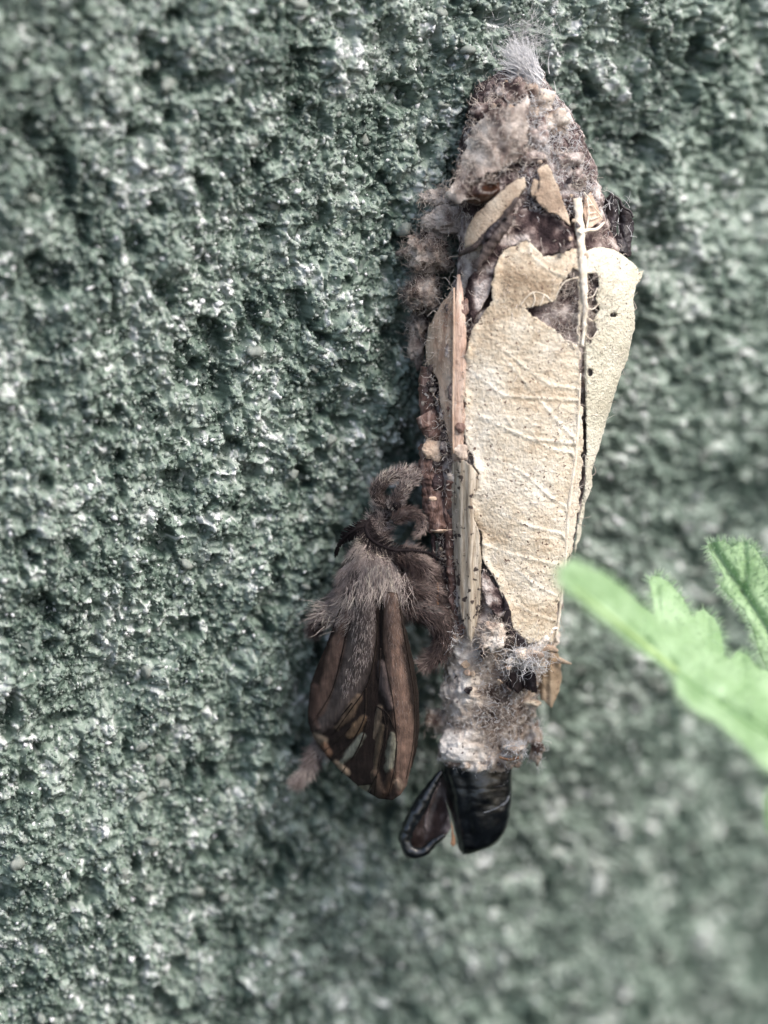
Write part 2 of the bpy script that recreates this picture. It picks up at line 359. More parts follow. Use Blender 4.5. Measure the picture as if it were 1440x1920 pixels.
wall['label'] = 'rough grey-green stone wall with dark pits behind the case and the moth'; wall['category'] = 'wall'
WALL = wall
del V, X, Y, Z
def ico(sub=1):
    import bmesh
    bm = bmesh.new(); bmesh.ops.create_icosphere(bm, subdivisions=sub, radius=1)
    V = np.array([v.co[:] for v in bm.verts]); F = np.array([[v.index for v in f.verts] for f in bm.faces]); bm.free(); return V, F
def wall_pts(n, seed, lo=(-8, -11.5), hi=(9, 10.2)):
    g = np.random.default_rng(seed); x = g.uniform(lo[0], hi[0], n); z = g.uniform(lo[1], hi[1], n); h, t = wall_h(x, z)
    return np.stack([x, wall_y(x, z), z], -1)+h[:, None]*WN, t, g
iv = np.array([(1, 0, 0), (-1, 0, 0), (0, 1, 0), (0, -1, 0), (0, 0, 1), (0, 0, -1), ], float)
if_ = np.array([(0, 2, 4), (2, 1, 4), (1, 3, 4), (3, 0, 4), (2, 0, 5), (1, 2, 5), (3, 1, 5), (0, 3, 5)])
P0, t0, g = wall_pts(42000, 3, (-8, -10.5), (5.5, 10.2))
n = len(P0); sz = .022+.05*g.random(n)**2.5; Vv = iv[None]*(1+.35*g.normal(size=(n, len(iv), 1)))*(g.uniform(.6, 1.35, (n, 1, 3)))
qr = g.normal(size=(n, 3, 3)); qr = np.linalg.qr(qr)[0]; Vv = np.einsum('nij,nkj->nki', qr, Vv)
Vv = P0[:, None]+WN*(sz*.3)[:, None, None]+Vv*sz[:, None, None]
Ff = (if_[None]+(np.arange(n)*len(iv))[:, None, None]).reshape(-1, 3); Ff = np.where((np.linalg.det(qr) < 0).repeat(8)[:, None], Ff[:, ::-1], Ff)
go = link_mesh('grit', Vv.reshape(-1, 3), Ff, M['grit'], wall, True, {'tint': np.repeat(np.clip(.25+.5*t0+.4*(g.random(n)-.5)+.5*(g.random(n) > .95), 0, 1), len(iv))}); go['kind'] = 'stuff'
iv2, if2 = ico(2)
pm = []
for k in range(8):
    g = np.random.default_rng(60+k); v = iv2*g.uniform(.65, 1.2, (1, 3)); v = v*(1+.55*vn(v, .8, k)+.18*vn(v, .3, k))[:, None]
    o = link_mesh('pebble', v, if2, M['pebble'], None, True); pm.append(o.data); bpy.data.objects.remove(o)
P0, t0, g = wall_pts(230, 5)
for k in range(len(P0)):
    o = bpy.data.objects.new('pebble', pm[k % 8]); COL.objects.link(o); o.parent = wall
    s = .05+.10*g.random()**1.8; o.location = P0[k]+WN*s*.1; o.scale = (s, s, s); o.rotation_euler = g.uniform(0, 6, 3)

# ------------------------------------------------------------------ the case
def pix3(px, py): return np.stack([px/100, py/100, px*0], -1)
PY = np.array([120, 132, 160, 200, 250, 300, 350, 400, 450, 500, 550, 600, 650, 700, 800, 900, 1000, 1100, 1200, 1300, 1400, 1440.])
LE = np.array([958, 935, 893, 872, 862, 856, 850, 855, 853, 848, 832, 808, 797, 795, 792, 792, 810, 822, 834, 832, 838, 842.])
RI = np.array([985, 1006, 1032, 1062, 1092, 1112, 1126, 1140, 1165, 1188, 1196, 1192, 1182, 1168, 1134, 1112, 1090, 1066, 1046, 1015, 985, 962.])
def prof(py):
    l = np.interp(py, PY, LE); r = np.interp(py, PY, RI); a = (r-l)/2; c = (l+r)/2
    yc = .05 + 1.25*(np.asarray(py, float)-130)/1300; b = np.minimum(1.25, a/100*.72)
    return c, a, yc, b
def S(px, py, off=0.):
    c, a, yc, b = prof(py); u = np.clip(np.abs((px-c)/(a*1.03)), 0, .992)
    return yc - b*(1-u**2.3)**(1/2.3) - off
def loft(py0, py1, n, seg, sc, amp, seed, tint=True, fn=None):
    py = np.linspace(py0, py1, n); c, a, yc, b = prof(py); a = a*sc; b = b*sc
    e = np.minimum(1, np.minimum((np.arange(n)+.3)/(n*.04), (n-np.arange(n)-.7)/(n*.04)))**.5
    a = a*e; b = b*e
    th = np.linspace(0, 2*math.pi, seg, endpoint=False); ct, st = np.cos(th), np.sin(th)
    ct = np.sign(ct)*np.abs(ct)**(2/2.3); st = np.sign(st)*np.abs(st)**(2/2.3)
    px = c[:, None]+a[:, None]*ct; yy = yc[:, None]-b[:, None]*st
    V = at(px, np.broadcast_to(py[:, None], px.shape), yy)
    C = at(c, py, yc)[:, None]; Nn = V-C; Nn /= np.linalg.norm(Nn, axis=2, keepdims=True)+1e-6
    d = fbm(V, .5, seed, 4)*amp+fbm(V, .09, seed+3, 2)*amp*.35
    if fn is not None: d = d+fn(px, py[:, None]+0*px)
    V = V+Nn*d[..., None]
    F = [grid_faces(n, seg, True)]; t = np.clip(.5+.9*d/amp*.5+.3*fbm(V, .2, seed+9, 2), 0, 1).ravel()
    V = V.reshape(-1, 3); V = np.concatenate([V, C[0], C[-1]]); i = np.arange(seg); j = (i+1) % seg; e0 = n*seg
    F.append(np.stack([np.full(seg, e0), i, j], -1)); q = (n-1)*seg; F.append(np.stack([np.full(seg, e0+1), q+j, q+i], -1))
    return V, F, {'tint': np.concatenate([t, [.5, .5]])}
top = at(985, 120, .1)
CASE = thing('bagworm_case', 'long bagworm case of dry leaf, twigs and grey silk hanging from the wall', 'insect case', tuple(top))
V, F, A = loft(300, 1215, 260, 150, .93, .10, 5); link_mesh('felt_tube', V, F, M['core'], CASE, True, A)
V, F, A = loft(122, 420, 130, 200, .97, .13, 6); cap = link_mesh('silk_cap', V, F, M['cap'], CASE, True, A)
def plugfn(px, py): return .16*np.sin((px-830)/26.)*sstep(1210, 1300, py)*.5 + .10*sstep(1350, 1420, py)
V, F, A = loft(1165, 1436, 120, 200, .98, .17, 7, fn=plugfn); plug = link_mesh('silk_plug', V, F, M['silk'], CASE, True, A)

def surf_pts(n, seed, py0, py1, u0=-1, u1=1, off=0.):
    g = np.random.default_rng(seed); py = g.uniform(py0, py1, n); u = g.uniform(u0, u1, n); c, a, yc, b = prof(py); px = c+u*a*.98
    y = S(px, py, off); P = at(px, py, y)
    e = 1.5; nx = (S(px+e, py)-S(px-e, py))/(2*e/100); N = np.stack([nx, -np.ones(n), .0*nx], -1); N /= np.linalg.norm(N, axis=1, keepdims=True)
    return P, N, px, py, g
def fuzz(name, n, seed, py0, py1, m, L, r, u0=-1, u1=1, lift=.35, par=CASE, wob=.35, curl=.12, segs=7, mask=None, off=0., down=0.):
    P, N, px, py, g = surf_pts(n, seed, py0, py1, u0, u1, off)
    if mask is not None:
        k = mask(px, py); P, N, px, py = P[k], N[k], px[k], py[k]
    T = g.normal(size=P.shape); T -= (T*N).sum(1, keepdims=True)*N; T[:, 2] -= down
    d = T/np.linalg.norm(T, axis=1, keepdims=True)+N*lift*g.random((len(P), 1))
    return strands(name, P, d, L*g.uniform(.4, 1.4, len(P)), r*g.uniform(.6, 1.4, len(P)), m, par, segs=segs, wob=wob, curl=curl, seed=seed, tip=.5)
fuzz('silk_fibres', 700, 31, 130, 410, M['grey_hair'], .20, .0055, par=cap, lift=.08, curl=.35)
fuzz('silk_fibres', 900, 32, 128, 400, M['white_hair'], .26, .007, -.1, .95, .10, par=cap, curl=.3)
fuzz('silk_fibres', 1300, 33, 420, 1200, M['grey_hair'], .28, .0065)
fuzz('silk_fibres', 1500, 34, 1175, 1430, M['grey_hair'], .16, .0075, par=plug, lift=.18, curl=.3)
fuzz('silk_fibres', 450, 35, 1180, 1430, M['white_hair'], .16, .008, par=plug, lift=.35, curl=.3)
# pale silk blobs woven into the cap
def lump(name, cpx, cpy, y, rx, ry, rz, m, parent, seed, amp=.2, ns=.35, sub=5, fuzzn=0, fm=None, fl=.3, fr=.006, curl=.2, lift=1.):
    v, f = ico(sub); c = at(cpx, cpy, y); q = v*np.array([rx, ry, rz]); q = q*np.clip(1+amp*1.3*fbm(q+seed*3.1, ns, seed, 4), .35, 2)[:, None]
    V = q+c; t = np.clip(.5+.8*fbm(V, .25, seed+4, 3), 0, 1)
    o = link_mesh(name, V, f, m, parent, True, {'tint': t})
    if fuzzn:
        g = np.random.default_rng(seed); k = g.integers(0, len(v), fuzzn); d = v[k]*lift*g.random((fuzzn, 1))+g.normal(size=(fuzzn, 3))*.8
        strands('silk_fibres', V[k], d, fl*g.uniform(.4, 1.5, fuzzn), fr, fm or m, o, segs=8, wob=.4, curl=curl, seed=seed, tip=.5)
    return o
# taupe silk flap at the upper left of the cap
def yflap(px, py):
    d, t = pdist(px, py, [(985, 200), (945, 260), (905, 320), (872, 372)])
    return S(np.clip(px, 880, 1060), py) - .10 - .38*np.clip(1-(d/58)**2, 0, 1) + .16*fbm(np.stack([px/100, py/100, px*0], -1), .38, 3, 4)
flap = patch('silk_flap', [(985, 178), (962, 200), (925, 205), (893, 228), (878, 262), (866, 300), (850, 335), (838, 366), (852, 384), (872, 378), (884, 345), (905, 330), (940, 318), (972, 300), (988, 262), (992, 215)], yflap, M['taupe'], CASE, 4., .06, 6., seed=8, attrf=lambda px, py: {'tint': np.clip(.5+1.1*fbm(pix3(px, py), .3, 67, 4), 0, 1)})
g = np.random.default_rng(12); n = 700; px = g.uniform(845, 990, n); py = g.uniform(185, 380, n)
k = inpoly(px, py, [(980, 185), (890, 230), (840, 366), (872, 378), (972, 300), (990, 220)]); px = px[k]; py = py[k]
d = g.normal(size=(len(px), 3)); d[:, 1] = -np.abs(d[:, 1])*.5
strands('silk_fibres', at(px, py, yflap(px, py)), d, .3, .006, M['grey_hair'], flap, segs=8, wob=.4, curl=.2, seed=4, tip=.5)
for i, (x, y, rx, rz, s) in enumerate([(1005, 195, .26, .30, 1), (1042, 232, .25, .22, 2), (960, 172, .25, .20, 3), (1010, 258, .16, .24, 4), (1062, 300, .2, .15, 5), (925, 205, .28, .2, 6), (990, 292, .2, .1, 8), (1083, 335, .12, .16, 9)]):
    lump('silk_knot', x, y, float(S(x, y)), rx, .12, rz, M['silk'] if i in (0, 1) else M['core'], CASE, 70+s, .9, .22, 4, 90, M['white_hair'] if i in (0, 1, 3) else M['grey_hair'], .28, .0075)
# curly silk clumps on the left side
lump('silk_clump', 800, 470, .25, .42, .35, .42, M['clump'], CASE, 41, .55, .18, 5, 1300, M['tan_hair'], .22, .0042, .3)
lump('silk_clump', 793, 545, .45, .30, .28, .36, M['clump'], CASE, 42, .55, .18, 5, 800, M['tan_hair'], .22, .0042, .3)
lump('silk_clump', 838, 415, .15, .36, .25, .22, M['taupe'], CASE, 43, .6, .25, 5, 260, M['grey_hair'], .24, .005, .3)
lump('silk_clump', 826, 372, .2, .30, .2, .14, M['taupe'], CASE, 44, .8, .2, 5, 200, M['grey_hair'], .30, .006, .3)
lump('silk_clump', 782, 615, .75, .14, .2, .48, M['clump'], CASE, 45, 1.1, .2, 5, 400, M['tan_hair'], .28, .0045, .3)
for i, (x, y, rx, rz) in enumerate([(852, 1428, .14, .06), (876, 1432, .18, .08), (902, 1432, .2, .11), (930, 1430, .2, .12), (955, 1424, .16, .13), (968, 1412, .12, .1), (840, 1405, .12, .16)]):
    lump('silk_rim', x, y, float(S(x, min(y, 1420)))+.10, rx*1.1, .2, rz*1.25, M['silk'], plug, 120+i, .9, .14, 4, 60, M['white_hair'], .12, .005)
# small shaggy tags round the plug
lump('silk_tag', 1004, 1385, 1.15, .13, .15, .34, M['silk'], CASE, 51, .9, .15, 4, 120, M['white_hair'], .22, .007)
lump('silk_tag', 826, 1352, 1.4, .22, .2, .26, M['silk'], CASE, 52, .9, .2, 4, 120, M['grey_hair'], .24, .007)
lump('silk_tag', 965, 1405, 1.0-.45, .20, .14, .12, M['silk'], CASE, 53, .8, .15, 4, 200, M['white_hair'], .18, .006)
lump('silk_tag', 848, 1190, .45, .13, .14, .22, M['silk'], CASE, 54, .8, .15, 4, 240, M['white_hair'], .26, .007)
lump('silk_tag', 985, 1232, .30, .28, .14, .16, M['silk'], CASE, 55, .9, .15, 4, 260, M['white_hair'], .42, .006)
lump('silk_tag', 925, 1190, .12, .22, .12, .26, M['silk'], CASE, 56, .9, .15, 4, 180, M['grey_hair'], .34, .006)
lump('silk_tag', 838, 1225, .75, .06, .1, .22, M['silk'], CASE, 57, .8, .15, 3, 120, M['white_hair'], .2, .006)
# the white holding tuft at the top
g = np.random.default_rng(77); n = 800; base = at(1004, 150, -.32)+g.normal(size=(n, 3))*np.array([.07, .05, .09])
d = np.array([-.62, -.05, .75])+g.normal(size=(n, 3))*.15
strands('holding_tuft', base, d, g.uniform(.2, .85, n), .0095, M['white_hair'], CASE, segs=7, wob=.09, curl=.05, seed=5, tip=.3, tint=np.ones(n)*1.0)
n = 420; x = g.normal(985, 28, n); z = g.normal(62, 26, n); w = at(x, z, 0); 
w[:, 1] = wall_y(w[:, 0], w[:, 2])-.25
d = np.array([.5, -.1, .5])+g.normal(size=(n, 3))*.8
strands('wall_silk', w, d, g.uniform(.2, .6, n), .005, M['white_hair'], CASE, segs=7, wob=.2, curl=.1, seed=6, tip=.3)

# --- the big dry leaf
veins_l = [[(949, 675), (1000, 735), (1045, 790), (1077, 823)], [(871, 687), (910, 715), (941, 741)], [(996, 823), (1035, 842), (1074, 850)], [(925, 858), (985, 890), (1030, 930), (1060, 950)],
           [(940, 962), (990, 985), (1054, 1002)], [(967, 1067), (1000, 1095), (1042, 1117)], [(992, 448), (997, 480), (1023, 503), (1060, 518)], [(930, 640), (985, 690), (1030, 720)], [(880, 770), (940, 800), (990, 822)],
           [(905, 1020), (960, 1040), (1050, 1060)], [(965, 1130), (1000, 1150), (1044, 1165)]]
rib_l = [(1085, 372), (1092, 470), (1096, 560), (1094, 650), (1086, 760), (1078, 860), (1065, 950), (1057, 1060), (1046, 1160), (1040, 1205)]
crack = [(1090, 655), (1089, 700), (1094, 760), (1095, 850), (1091, 920), (1085, 980), (1076, 1035)]
vr_ = random.Random(4); veins_s = []
for i_, v_ in enumerate(list(veins_l)):                    # join each side vein to the rib and let it branch
    e_ = v_[-1]; ry = e_[1]+10; rx = float(np.interp(ry, [p[1] for p in rib_l], [p[0] for p in rib_l])); v_.append((rx, ry))
    for k_ in range(6):
        t_ = vr_.uniform(.1, .9); j_ = min(int(t_*(len(v_)-1)), len(v_)-2); f_ = t_*(len(v_)-1)-j_
        a_ = np.array(v_[j_])*(1-f_)+np.array(v_[j_+1])*f_; sd_ = vr_.choice([-1, 1]); L_ = vr_.uniform(18, 42)
        b_ = a_+np.array([-.5*L_ if sd_ > 0 else -.95*L_, -.85*L_ if sd_ > 0 else .15*L_]); veins_s.append([tuple(a_), tuple((a_+b_)/2+np.array([vr_.uniform(-3, 3), vr_.uniform(-3, 3)])), tuple(b_)])
def net_of(px, py, sc=.15):
    q = pix3(px, py); a, b, _ = worley(q[:, 0]+.03*vn(q, .08, 41), q[:, 1]+.03*vn(q, .08, 42), sc, 43); return np.exp(-((b-a)/.10)**2)
def leafy(px, py):
    y = S(px, py, .055); q = pix3(px, py)
    y = y - .022*fbm(q, .7, 5, 2) - .007*vn(q*np.array([.8, 2.2, 1]), .085, 8) - .005*vn(q, .045, 9)
    for v in veins_l:
        d, t = pdist(px, py, v); y = y - .019*np.exp(-(d/2.0)**2)*(.45+.55*t) + .012*np.exp(-((d-7)/5)**2)*t
    for v in veins_s: y = y - .007*np.exp(-(pdist(px, py, v)[0]/1.7)**2)
    y = y - .003*net_of(px, py)
    d, t = pdist(px, py, rib_l); y = y - .035*np.exp(-(d/6)**2)
    # curled free edge on the left
    ed, t = pdist(px, py, [(933, 488), (922, 527), (925, 562), (894, 604), (875, 644), (869, 733), (871, 823), (887, 869), (898, 889), (896, 916), (879, 932), (885, 974), (906, 1025), (905, 1050), (930, 1092), (961, 1178), (994, 1205)])
    return y - .05*np.exp(-(ed/12)**2)*(1+vn(q, .3, 19))
def leaftint(px, py):
    q = pix3(px, py); t = .5+.5*fbm(q, .9, 61, 3) + .12*vn(q, .05, 62)
    for v in veins_l:
        d, _ = pdist(px, py, v); t = t+.35*np.exp(-(d/1.8)**2)
    t = t + .12*net_of(px, py) + .10*vn(q*np.array([1, 2.4, 1]), .12, 64)
    t = t - .30*sstep(640, 480, py)*sstep(1090, 960, px) 
    return {'tint': np.clip(t, 0, 1)}
L_left = [(949, 468), (972, 455), (996, 447), (1004, 470), (1020, 482), (1050, 476), (1075, 464), (1091, 470), (1093, 520), (1088, 655), (1087, 700), (1091, 760), (1092, 850), (1088, 920), (1082, 980), (1073, 1035), (1064, 1047), (1055, 1097), (1044, 1167), (1034, 1207), (1015, 1200), (994, 1206), (978, 1194), (961, 1178), (950, 1139), (930, 1092), (905, 1050), (905, 1018), (902, 998), (885, 974), (879, 932), (896, 916), (898, 889), (887, 869), (871, 823), (869, 733), (875, 644), (894, 604), (925, 562), (922, 527), (933, 488)]
hole_l = [(986, 578), (1015, 574), (1036, 566), (1046, 545), (1058, 522), (1072, 503), (1084, 508), (1085, 560), (1083, 600), (1084, 650), (1066, 642), (1050, 628), (1028, 612), (1003, 593)]
DL = patch('dry_leaf', L_left, leafy, M['leaf'], CASE, 3.2, .018, 3.0, [hole_l], leaftint, 3)
L_right = [(1092, 472), (1120, 464), (1150, 468), (1168, 478), (1186, 492), (1196, 503), (1197, 512), (1206, 505), (1204, 520), (1192, 535), (1188, 560), (1191, 604), (1182, 650), (1170, 690), (1152, 740), (1136, 790), (1121, 850), (1109, 885), (1110, 912), (1096, 950), (1089, 1000), (1078, 1042), (1083, 985), (1094, 920), (1099, 850), (1098, 760), (1094, 700), (1094, 600), (1096, 520)]
hole_r = [(1101, 512), (1119, 512), (1123, 535), (1116, 560), (1124, 580), (1112, 600), (1120, 618), (1108, 645), (1100, 640), (1100, 580)]
hole_2 = [(1144+7*math.cos(a)+6.5, 591+4.5*math.sin(a)) for a in np.linspace(0, 5.6, 9)]; hole_3 = [(1106+5*math.cos(a), 698+8*math.sin(a)) for a in np.linspace(0, 5.6, 9)]
veins_r = [[(1094, 800), (1118, 760), (1150, 715)], [(1096, 700), (1130, 660), (1165, 620)], [(1096, 900), (1112, 860), (1122, 830)], [(1098, 600), (1140, 560), (1185, 530)]]
def leafyr(px, py):
    y = S(px, py, .05); q = pix3(px, py)
    y = y - .025*fbm(q, .4, 15, 3) - .012*vn(q, .06, 18)
    for v in veins_r:
        d, t = pdist(px, py, v); y = y - .014*np.exp(-(d/2.6)**2)
    return y + .10*sstep(1100, 1092, px)
DR = patch('dry_leaf', L_right, leafyr, M['leaf_right'], CASE, 3.6, .022, 1.6, [hole_r, hole_2, hole_3], lambda px, py: {'tint': np.clip(.55+.5*fbm(pix3(px, py), .7, 63, 3), 0, 1)}, 4)
DR['label'] = 'paler right half of the dry leaf beyond the dark split'
# raised midrib and net of bare veins over the hole
def px_tube(name, pts, rad, m, parent, off=.06, seg=8, n=40, yf=None, flat=1., noise=0., fr=None):
    p = smooth_path(pts, n); y = (yf or (lambda a, b: S(a, b, off)))(p[:, 0], p[:, 1]); r = np.interp(np.linspace(0, 1, n), np.linspace(0, 1, len(rad)), rad)/100
    V, F, _ = tube_geo(at(p[:, 0], p[:, 1], y), r, seg, flat, True, noise, .08)
    return link_mesh(name, V, F, m, parent)
px_tube('midrib', [(1083, 372), (1086, 420), (1091, 470), (1095, 530), (1097, 590), (1092, 650)], [8.5, 8, 7, 6, 4, 3], M['rib'], CASE, .11, 12, 60, noise=.035, flat=.5)
px_tube('side_rib', [(1086, 438), (1100, 432), (1118, 430), (1133, 417)], [4.5, 3.5, 3, 2], M['rib'], CASE, .16, 8, 20)
px_tube('midrib', [(1088, 700), (1084, 780), (1078, 860), (1066, 950), (1058, 1060), (1047, 1160), (1041, 1203)], [2.2, 3, 3.5, 4, 4, 3.4, 3], M['rib'], DL, .065, 8, 60, noise=.015)
net = [[(1035, 566), (1020, 552), (1000, 548), (985, 560), (975, 575)], [(1000, 548), (1003, 562), (998, 576)], [(1020, 552), (1016, 566), (1012, 574)], [(1084, 520), (1060, 528), (1046, 548), (1040, 566)], [(1097, 560), (1112, 555), (1120, 540)], [(1097, 590), (1112, 602), (1125, 592)], [(1094, 622), (1108, 636), (1120, 620)], [(1078, 655), (1068, 640), (1055, 640)], [(1094, 640), (1082, 622), (1086, 604)], [(1097, 575), (1110, 580), (1122, 570)]]
for q in net: px_tube('bare_vein', q, [1.5, 1.1], M['rib'], CASE, .06, 5, 14)
# fluffy dark lining seen through the hole
fuzz('lining_fibres', 500, 91, 500, 650, M['grey_hair'], .3, .006, .15, .75, .4, off=-.03)

# --- pieces of leaf on the upper half
def ys(off, seed=1, amp=.03): return lambda px, py: S(px, py, off)-amp*fbm(pix3(px, py), .3, seed, 3)
patch('leaf_strip', [(984, 332), (986, 350), (972, 368), (949, 394), (930, 415), (912, 440), (892, 460), (872, 466), (870, 450), (876, 428), (894, 398), (933, 367), (966, 338)], lambda px, py: S(px, py, .28)-.07*np.clip(1-(pdist(px, py, [(980, 340), (880, 455)])[0]/22)**2, 0, 1), M['fragment'], CASE, 4, .035, 1.5, seed=11)
px_tube('leaf_strip_edge', [(983, 352), (950, 398), (916, 436), (888, 464), (862, 478)], [3, 5, 6, 6, 4], M['dark_leaf'], CASE, .30, 8, 40, noise=.04)
px_tube('rolled_leaf', [(958, 405), (945, 425), (925, 450), (908, 478), (892, 505)], [7, 10, 10, 9, 5], M['dark_leaf'], CASE, .22, 12, 40, noise=.06)
px_tube('rolled_leaf', [(950, 408), (938, 415), (918, 438), (905, 458)], [3, 7, 8, 4], M['char'], CASE, .30, 10, 30, noise=.05)
patch('leaf_chip', [(1023, 306), (1036, 322), (1042, 342), (1055, 375), (1066, 408), (1069, 424), (1055, 412), (1044, 402), (1028, 398), (1010, 383), (1002, 366), (1010, 352), (1012, 335), (1008, 318)], ys(.20, 2, .06), M['fragment'], CASE, 4, .03, 1.6, seed=12)
patch('leaf_chip', [(1000, 335), (1010, 340), (1008, 358), (1000, 374), (994, 356)], ys(.16, 3), M['fragment'], CASE, 4, .03, 1.2, seed=13)
patch('brown_leaf_piece', [(958, 400), (985, 392), (1010, 398), (1045, 410), (1075, 430), (1078, 466), (1040, 474), (1010, 480), (990, 450), (962, 462), (940, 485), (925, 520), (912, 560), (888, 606), (872, 600), (868, 560), (880, 520), (905, 490), (935, 455), (950, 425)], ys(.03, 4, .08), M['core'], CASE, 4, .03, 2.5, seed=14, attrf=lambda px, py: {'tint': np.clip(.42+.9*fbm(pix3(px, py), .25, 65, 4), 0, 1)})
patch('net_leaf_piece', [(1095, 372), (1108, 360), (1122, 385), (1130, 412), (1112, 425), (1100, 428), (1094, 400)], ys(.10, 5, .05), M['membrane'], CASE, 4, .02, 1.2, seed=15)
for q in ([(1095, 360), (1112, 385), (1130, 410)], [(1100, 428), (1104, 400), (1101, 372)], [(1104, 400), (1118, 398)], [(1103, 385), (1112, 384)], [(1106, 412), (1124, 406)]): px_tube('bare_vein', q, [1.6, 1.2], M['rib'], CASE, .17, 5, 14)
# hollow dark capsule
c = at(905, 358, float(S(905, 358))-.22); v, f = ico(5)
q = v*np.array([.33, .26, .22]); q[:, 2] += q[:, 0]*.28; dent = np.exp(-((v[:, 0]-.45)**2+(v[:, 2]-.25)**2)/.18)*(v[:, 1] < 0); q[:, 1] += dent*.30
link_mesh('seed_capsule', q*(1+.12*fbm(v, .5, 4, 3))[:, None]+c, f, M['capsule'], CASE)
# blackened curled flakes on the right
for i, (pl, off) in enumerate([([(1132, 372), (1146, 362), (1158, 372), (1160, 400), (1156, 430), (1160, 455), (1148, 448), (1136, 440), (1138, 405)], .10), ([(1160, 378), (1172, 386), (1186, 404), (1189, 430), (1183, 455), (1186, 478), (1172, 482), (1162, 455), (1158, 425), (1163, 400)], .02), ([(1150, 440), (1164, 436), (1176, 460), (1180, 480), (1160, 474), (1146, 460)], .16), ([(1120, 395), (1134, 388), (1138, 420), (1130, 440), (1122, 425)], .18)]):
    cx = np.mean([p[0] for p in pl])
    patch('black_flake', pl, (lambda cx, off, i: lambda px, py: .15-off+.25*((px-cx)/18.)**2*.6+.06*fbm(pix3(px, py), .2, 70+i, 3))(cx, off-.05, i), M['char'], CASE, 4, .03, 2.2, seed=20+i)
px_tube('flake_edge', [(1150, 366), (1163, 376), (1166, 386), (1183, 398), (1187, 408)], [2, 2.5, 2], M['char'], CASE, yf=lambda a, b: 0*a+.02, n=20)
g = np.random.default_rng(78); n = 25; d = g.normal(size=(n, 3)); strands('silk_fibres', at(g.uniform(1130, 1188, n), g.uniform(365, 470, n), np.full(n, .0)), d, .28, .005, M['white_hair'], CASE, segs=7, wob=.3, curl=.15, seed=9, tip=.5)

# --- left side: membrane, stem, straw, twigs
patch('brown_membrane', [(846, 545), (834, 560), (815, 590), (803, 615), (797, 650), (803, 685), (818, 705), (824, 740), (832, 780), (842, 830), (850, 870), (862, 880), (868, 840), (868, 700), (866, 600)], ys(.12, 6, .06), M['membrane'], CASE, 4, .03, 1.8, seed=31)
px_tube('pink_stem', [(860, 515), (862, 580), (862, 660), (860, 740), (860, 800), (858, 862)], [3, 10, 13, 12, 12, 9], M['stem'], CASE, .13, 14, 90, flat=.35, noise=.015)
px_tube('stem_ridge', [(851, 540), (851, 620), (850, 700), (849, 780), (850, 850)], [2, 2.4, 2.4, 2, 2], M['membrane'], CASE, .33, 6, 40)
patch('grey_straw', [(847, 868), (866, 862), (884, 872), (898, 890), (896, 916), (884, 935), (890, 975), (900, 1005), (903, 1050), (902, 1110), (894, 1170), (884, 1205), (876, 1190), (864, 1150), (855, 1090), (850, 1010), (846, 940)], lambda px, py: S(px, py, .14)-.14*np.clip(1-((px-875)/26)**2, 0, 1)-.018*np.sin(px/3.1), M['straw'], CASE, 3.5, .05, 1.2, seed=32)
px_tube('straw_husk', [(846, 900), (842, 950), (843, 1010), (846, 1070), (850, 1130), (858, 1175)], [8, 10, 8, 9, 8, 4], M['twig'], CASE, .08, 14, 90, noise=.05)
T1 = px_tube('brown_twig', [(803, 688), (800, 720), (801, 750), (802, 782)], [13, 15, 15, 15], M['twig'], CASE, yf=lambda a, b: .1+.0006*(b-700), seg=20, n=50, noise=.05)
T2 = px_tube('brown_twig', [(796, 776), (806, 794), (818, 812), (832, 822)], [19, 23, 21, 12], M['twig'], CASE, yf=lambda a, b: -.02+0*a, seg=20, n=40, noise=.07)
T3 = px_tube('brown_twig', [(806, 832), (808, 880), (814, 930), (821, 975), (827, 993)], [20, 22, 21, 23, 21], M['twig'], CASE, yf=lambda a, b: .12+0*a, seg=26, n=90, noise=.06)
lump('twig_end', 811, 845, -.11, .17, .06, .22, M['wood_end'], CASE, 81, .5, .15, 4)
lump('twig_end', 829, 994, .10, .20, .18, .05, M['wood_end'], CASE, 82, .4, .15, 4)
lump('bark_chip', 820, 905, -.08, .10, .05, .13, M['dark_twig'], CASE, 83, .6, .15, 3)
lump('bark_chip', 812, 935, -.09, .09, .04, .06, M['wood_end'], CASE, 84, .6, .15, 3)
for i, (x, y, s) in enumerate([(866, 848, 13), (863, 803, 8)]):
    lump('gall', x, y, float(S(x, y))-.18, s/100, s/200, s/90, M['silk'] if i % 2 == 0 else M['twig'], CASE, 90+i, .5, .15, 3)
px_tube('dark_twig', [(812, 1000), (813, 1050), (816, 1100), (822, 1150)], [4, 4, 3.5, 2], M['dark_twig'], CASE, yf=lambda a, b: .35+0*a, n=40, noise=.03)
patch('dark_bark', [(820, 1010), (842, 1000), (848, 1060), (850, 1120), (846, 1160), (828, 1150), (820, 1090)], ys(.03, 7, .06), M['dark_twig'], CASE, 4, .05, 3, seed=34)
px_tube('orange_husk', [(820, 1092), (821, 1110), (819, 1122), (821, 1134)], [1.5, 2, 3, 2], M['seed'], CASE, yf=lambda a, b: .16+0*a, n=20)
patch('dark_bark', [(888, 965), (900, 990), (908, 1015), (910, 1050), (925, 1085), (946, 1120), (958, 1165), (985, 1200), (990, 1222), (968, 1218), (950, 1195), (930, 1160), (908, 1115), (900, 1060), (896, 1010)], ys(.04, 8, .10), M['dark_leaf'], CASE, 4, .05, 3, seed=35)
patch('dark_curl', [(945, 1110), (955, 1140), (962, 1180), (985, 1198), (990, 1215), (972, 1212), (952, 1190), (944, 1150)], ys(.13, 9, .05), M['char'], CASE, 4, .03, 2, seed=36)
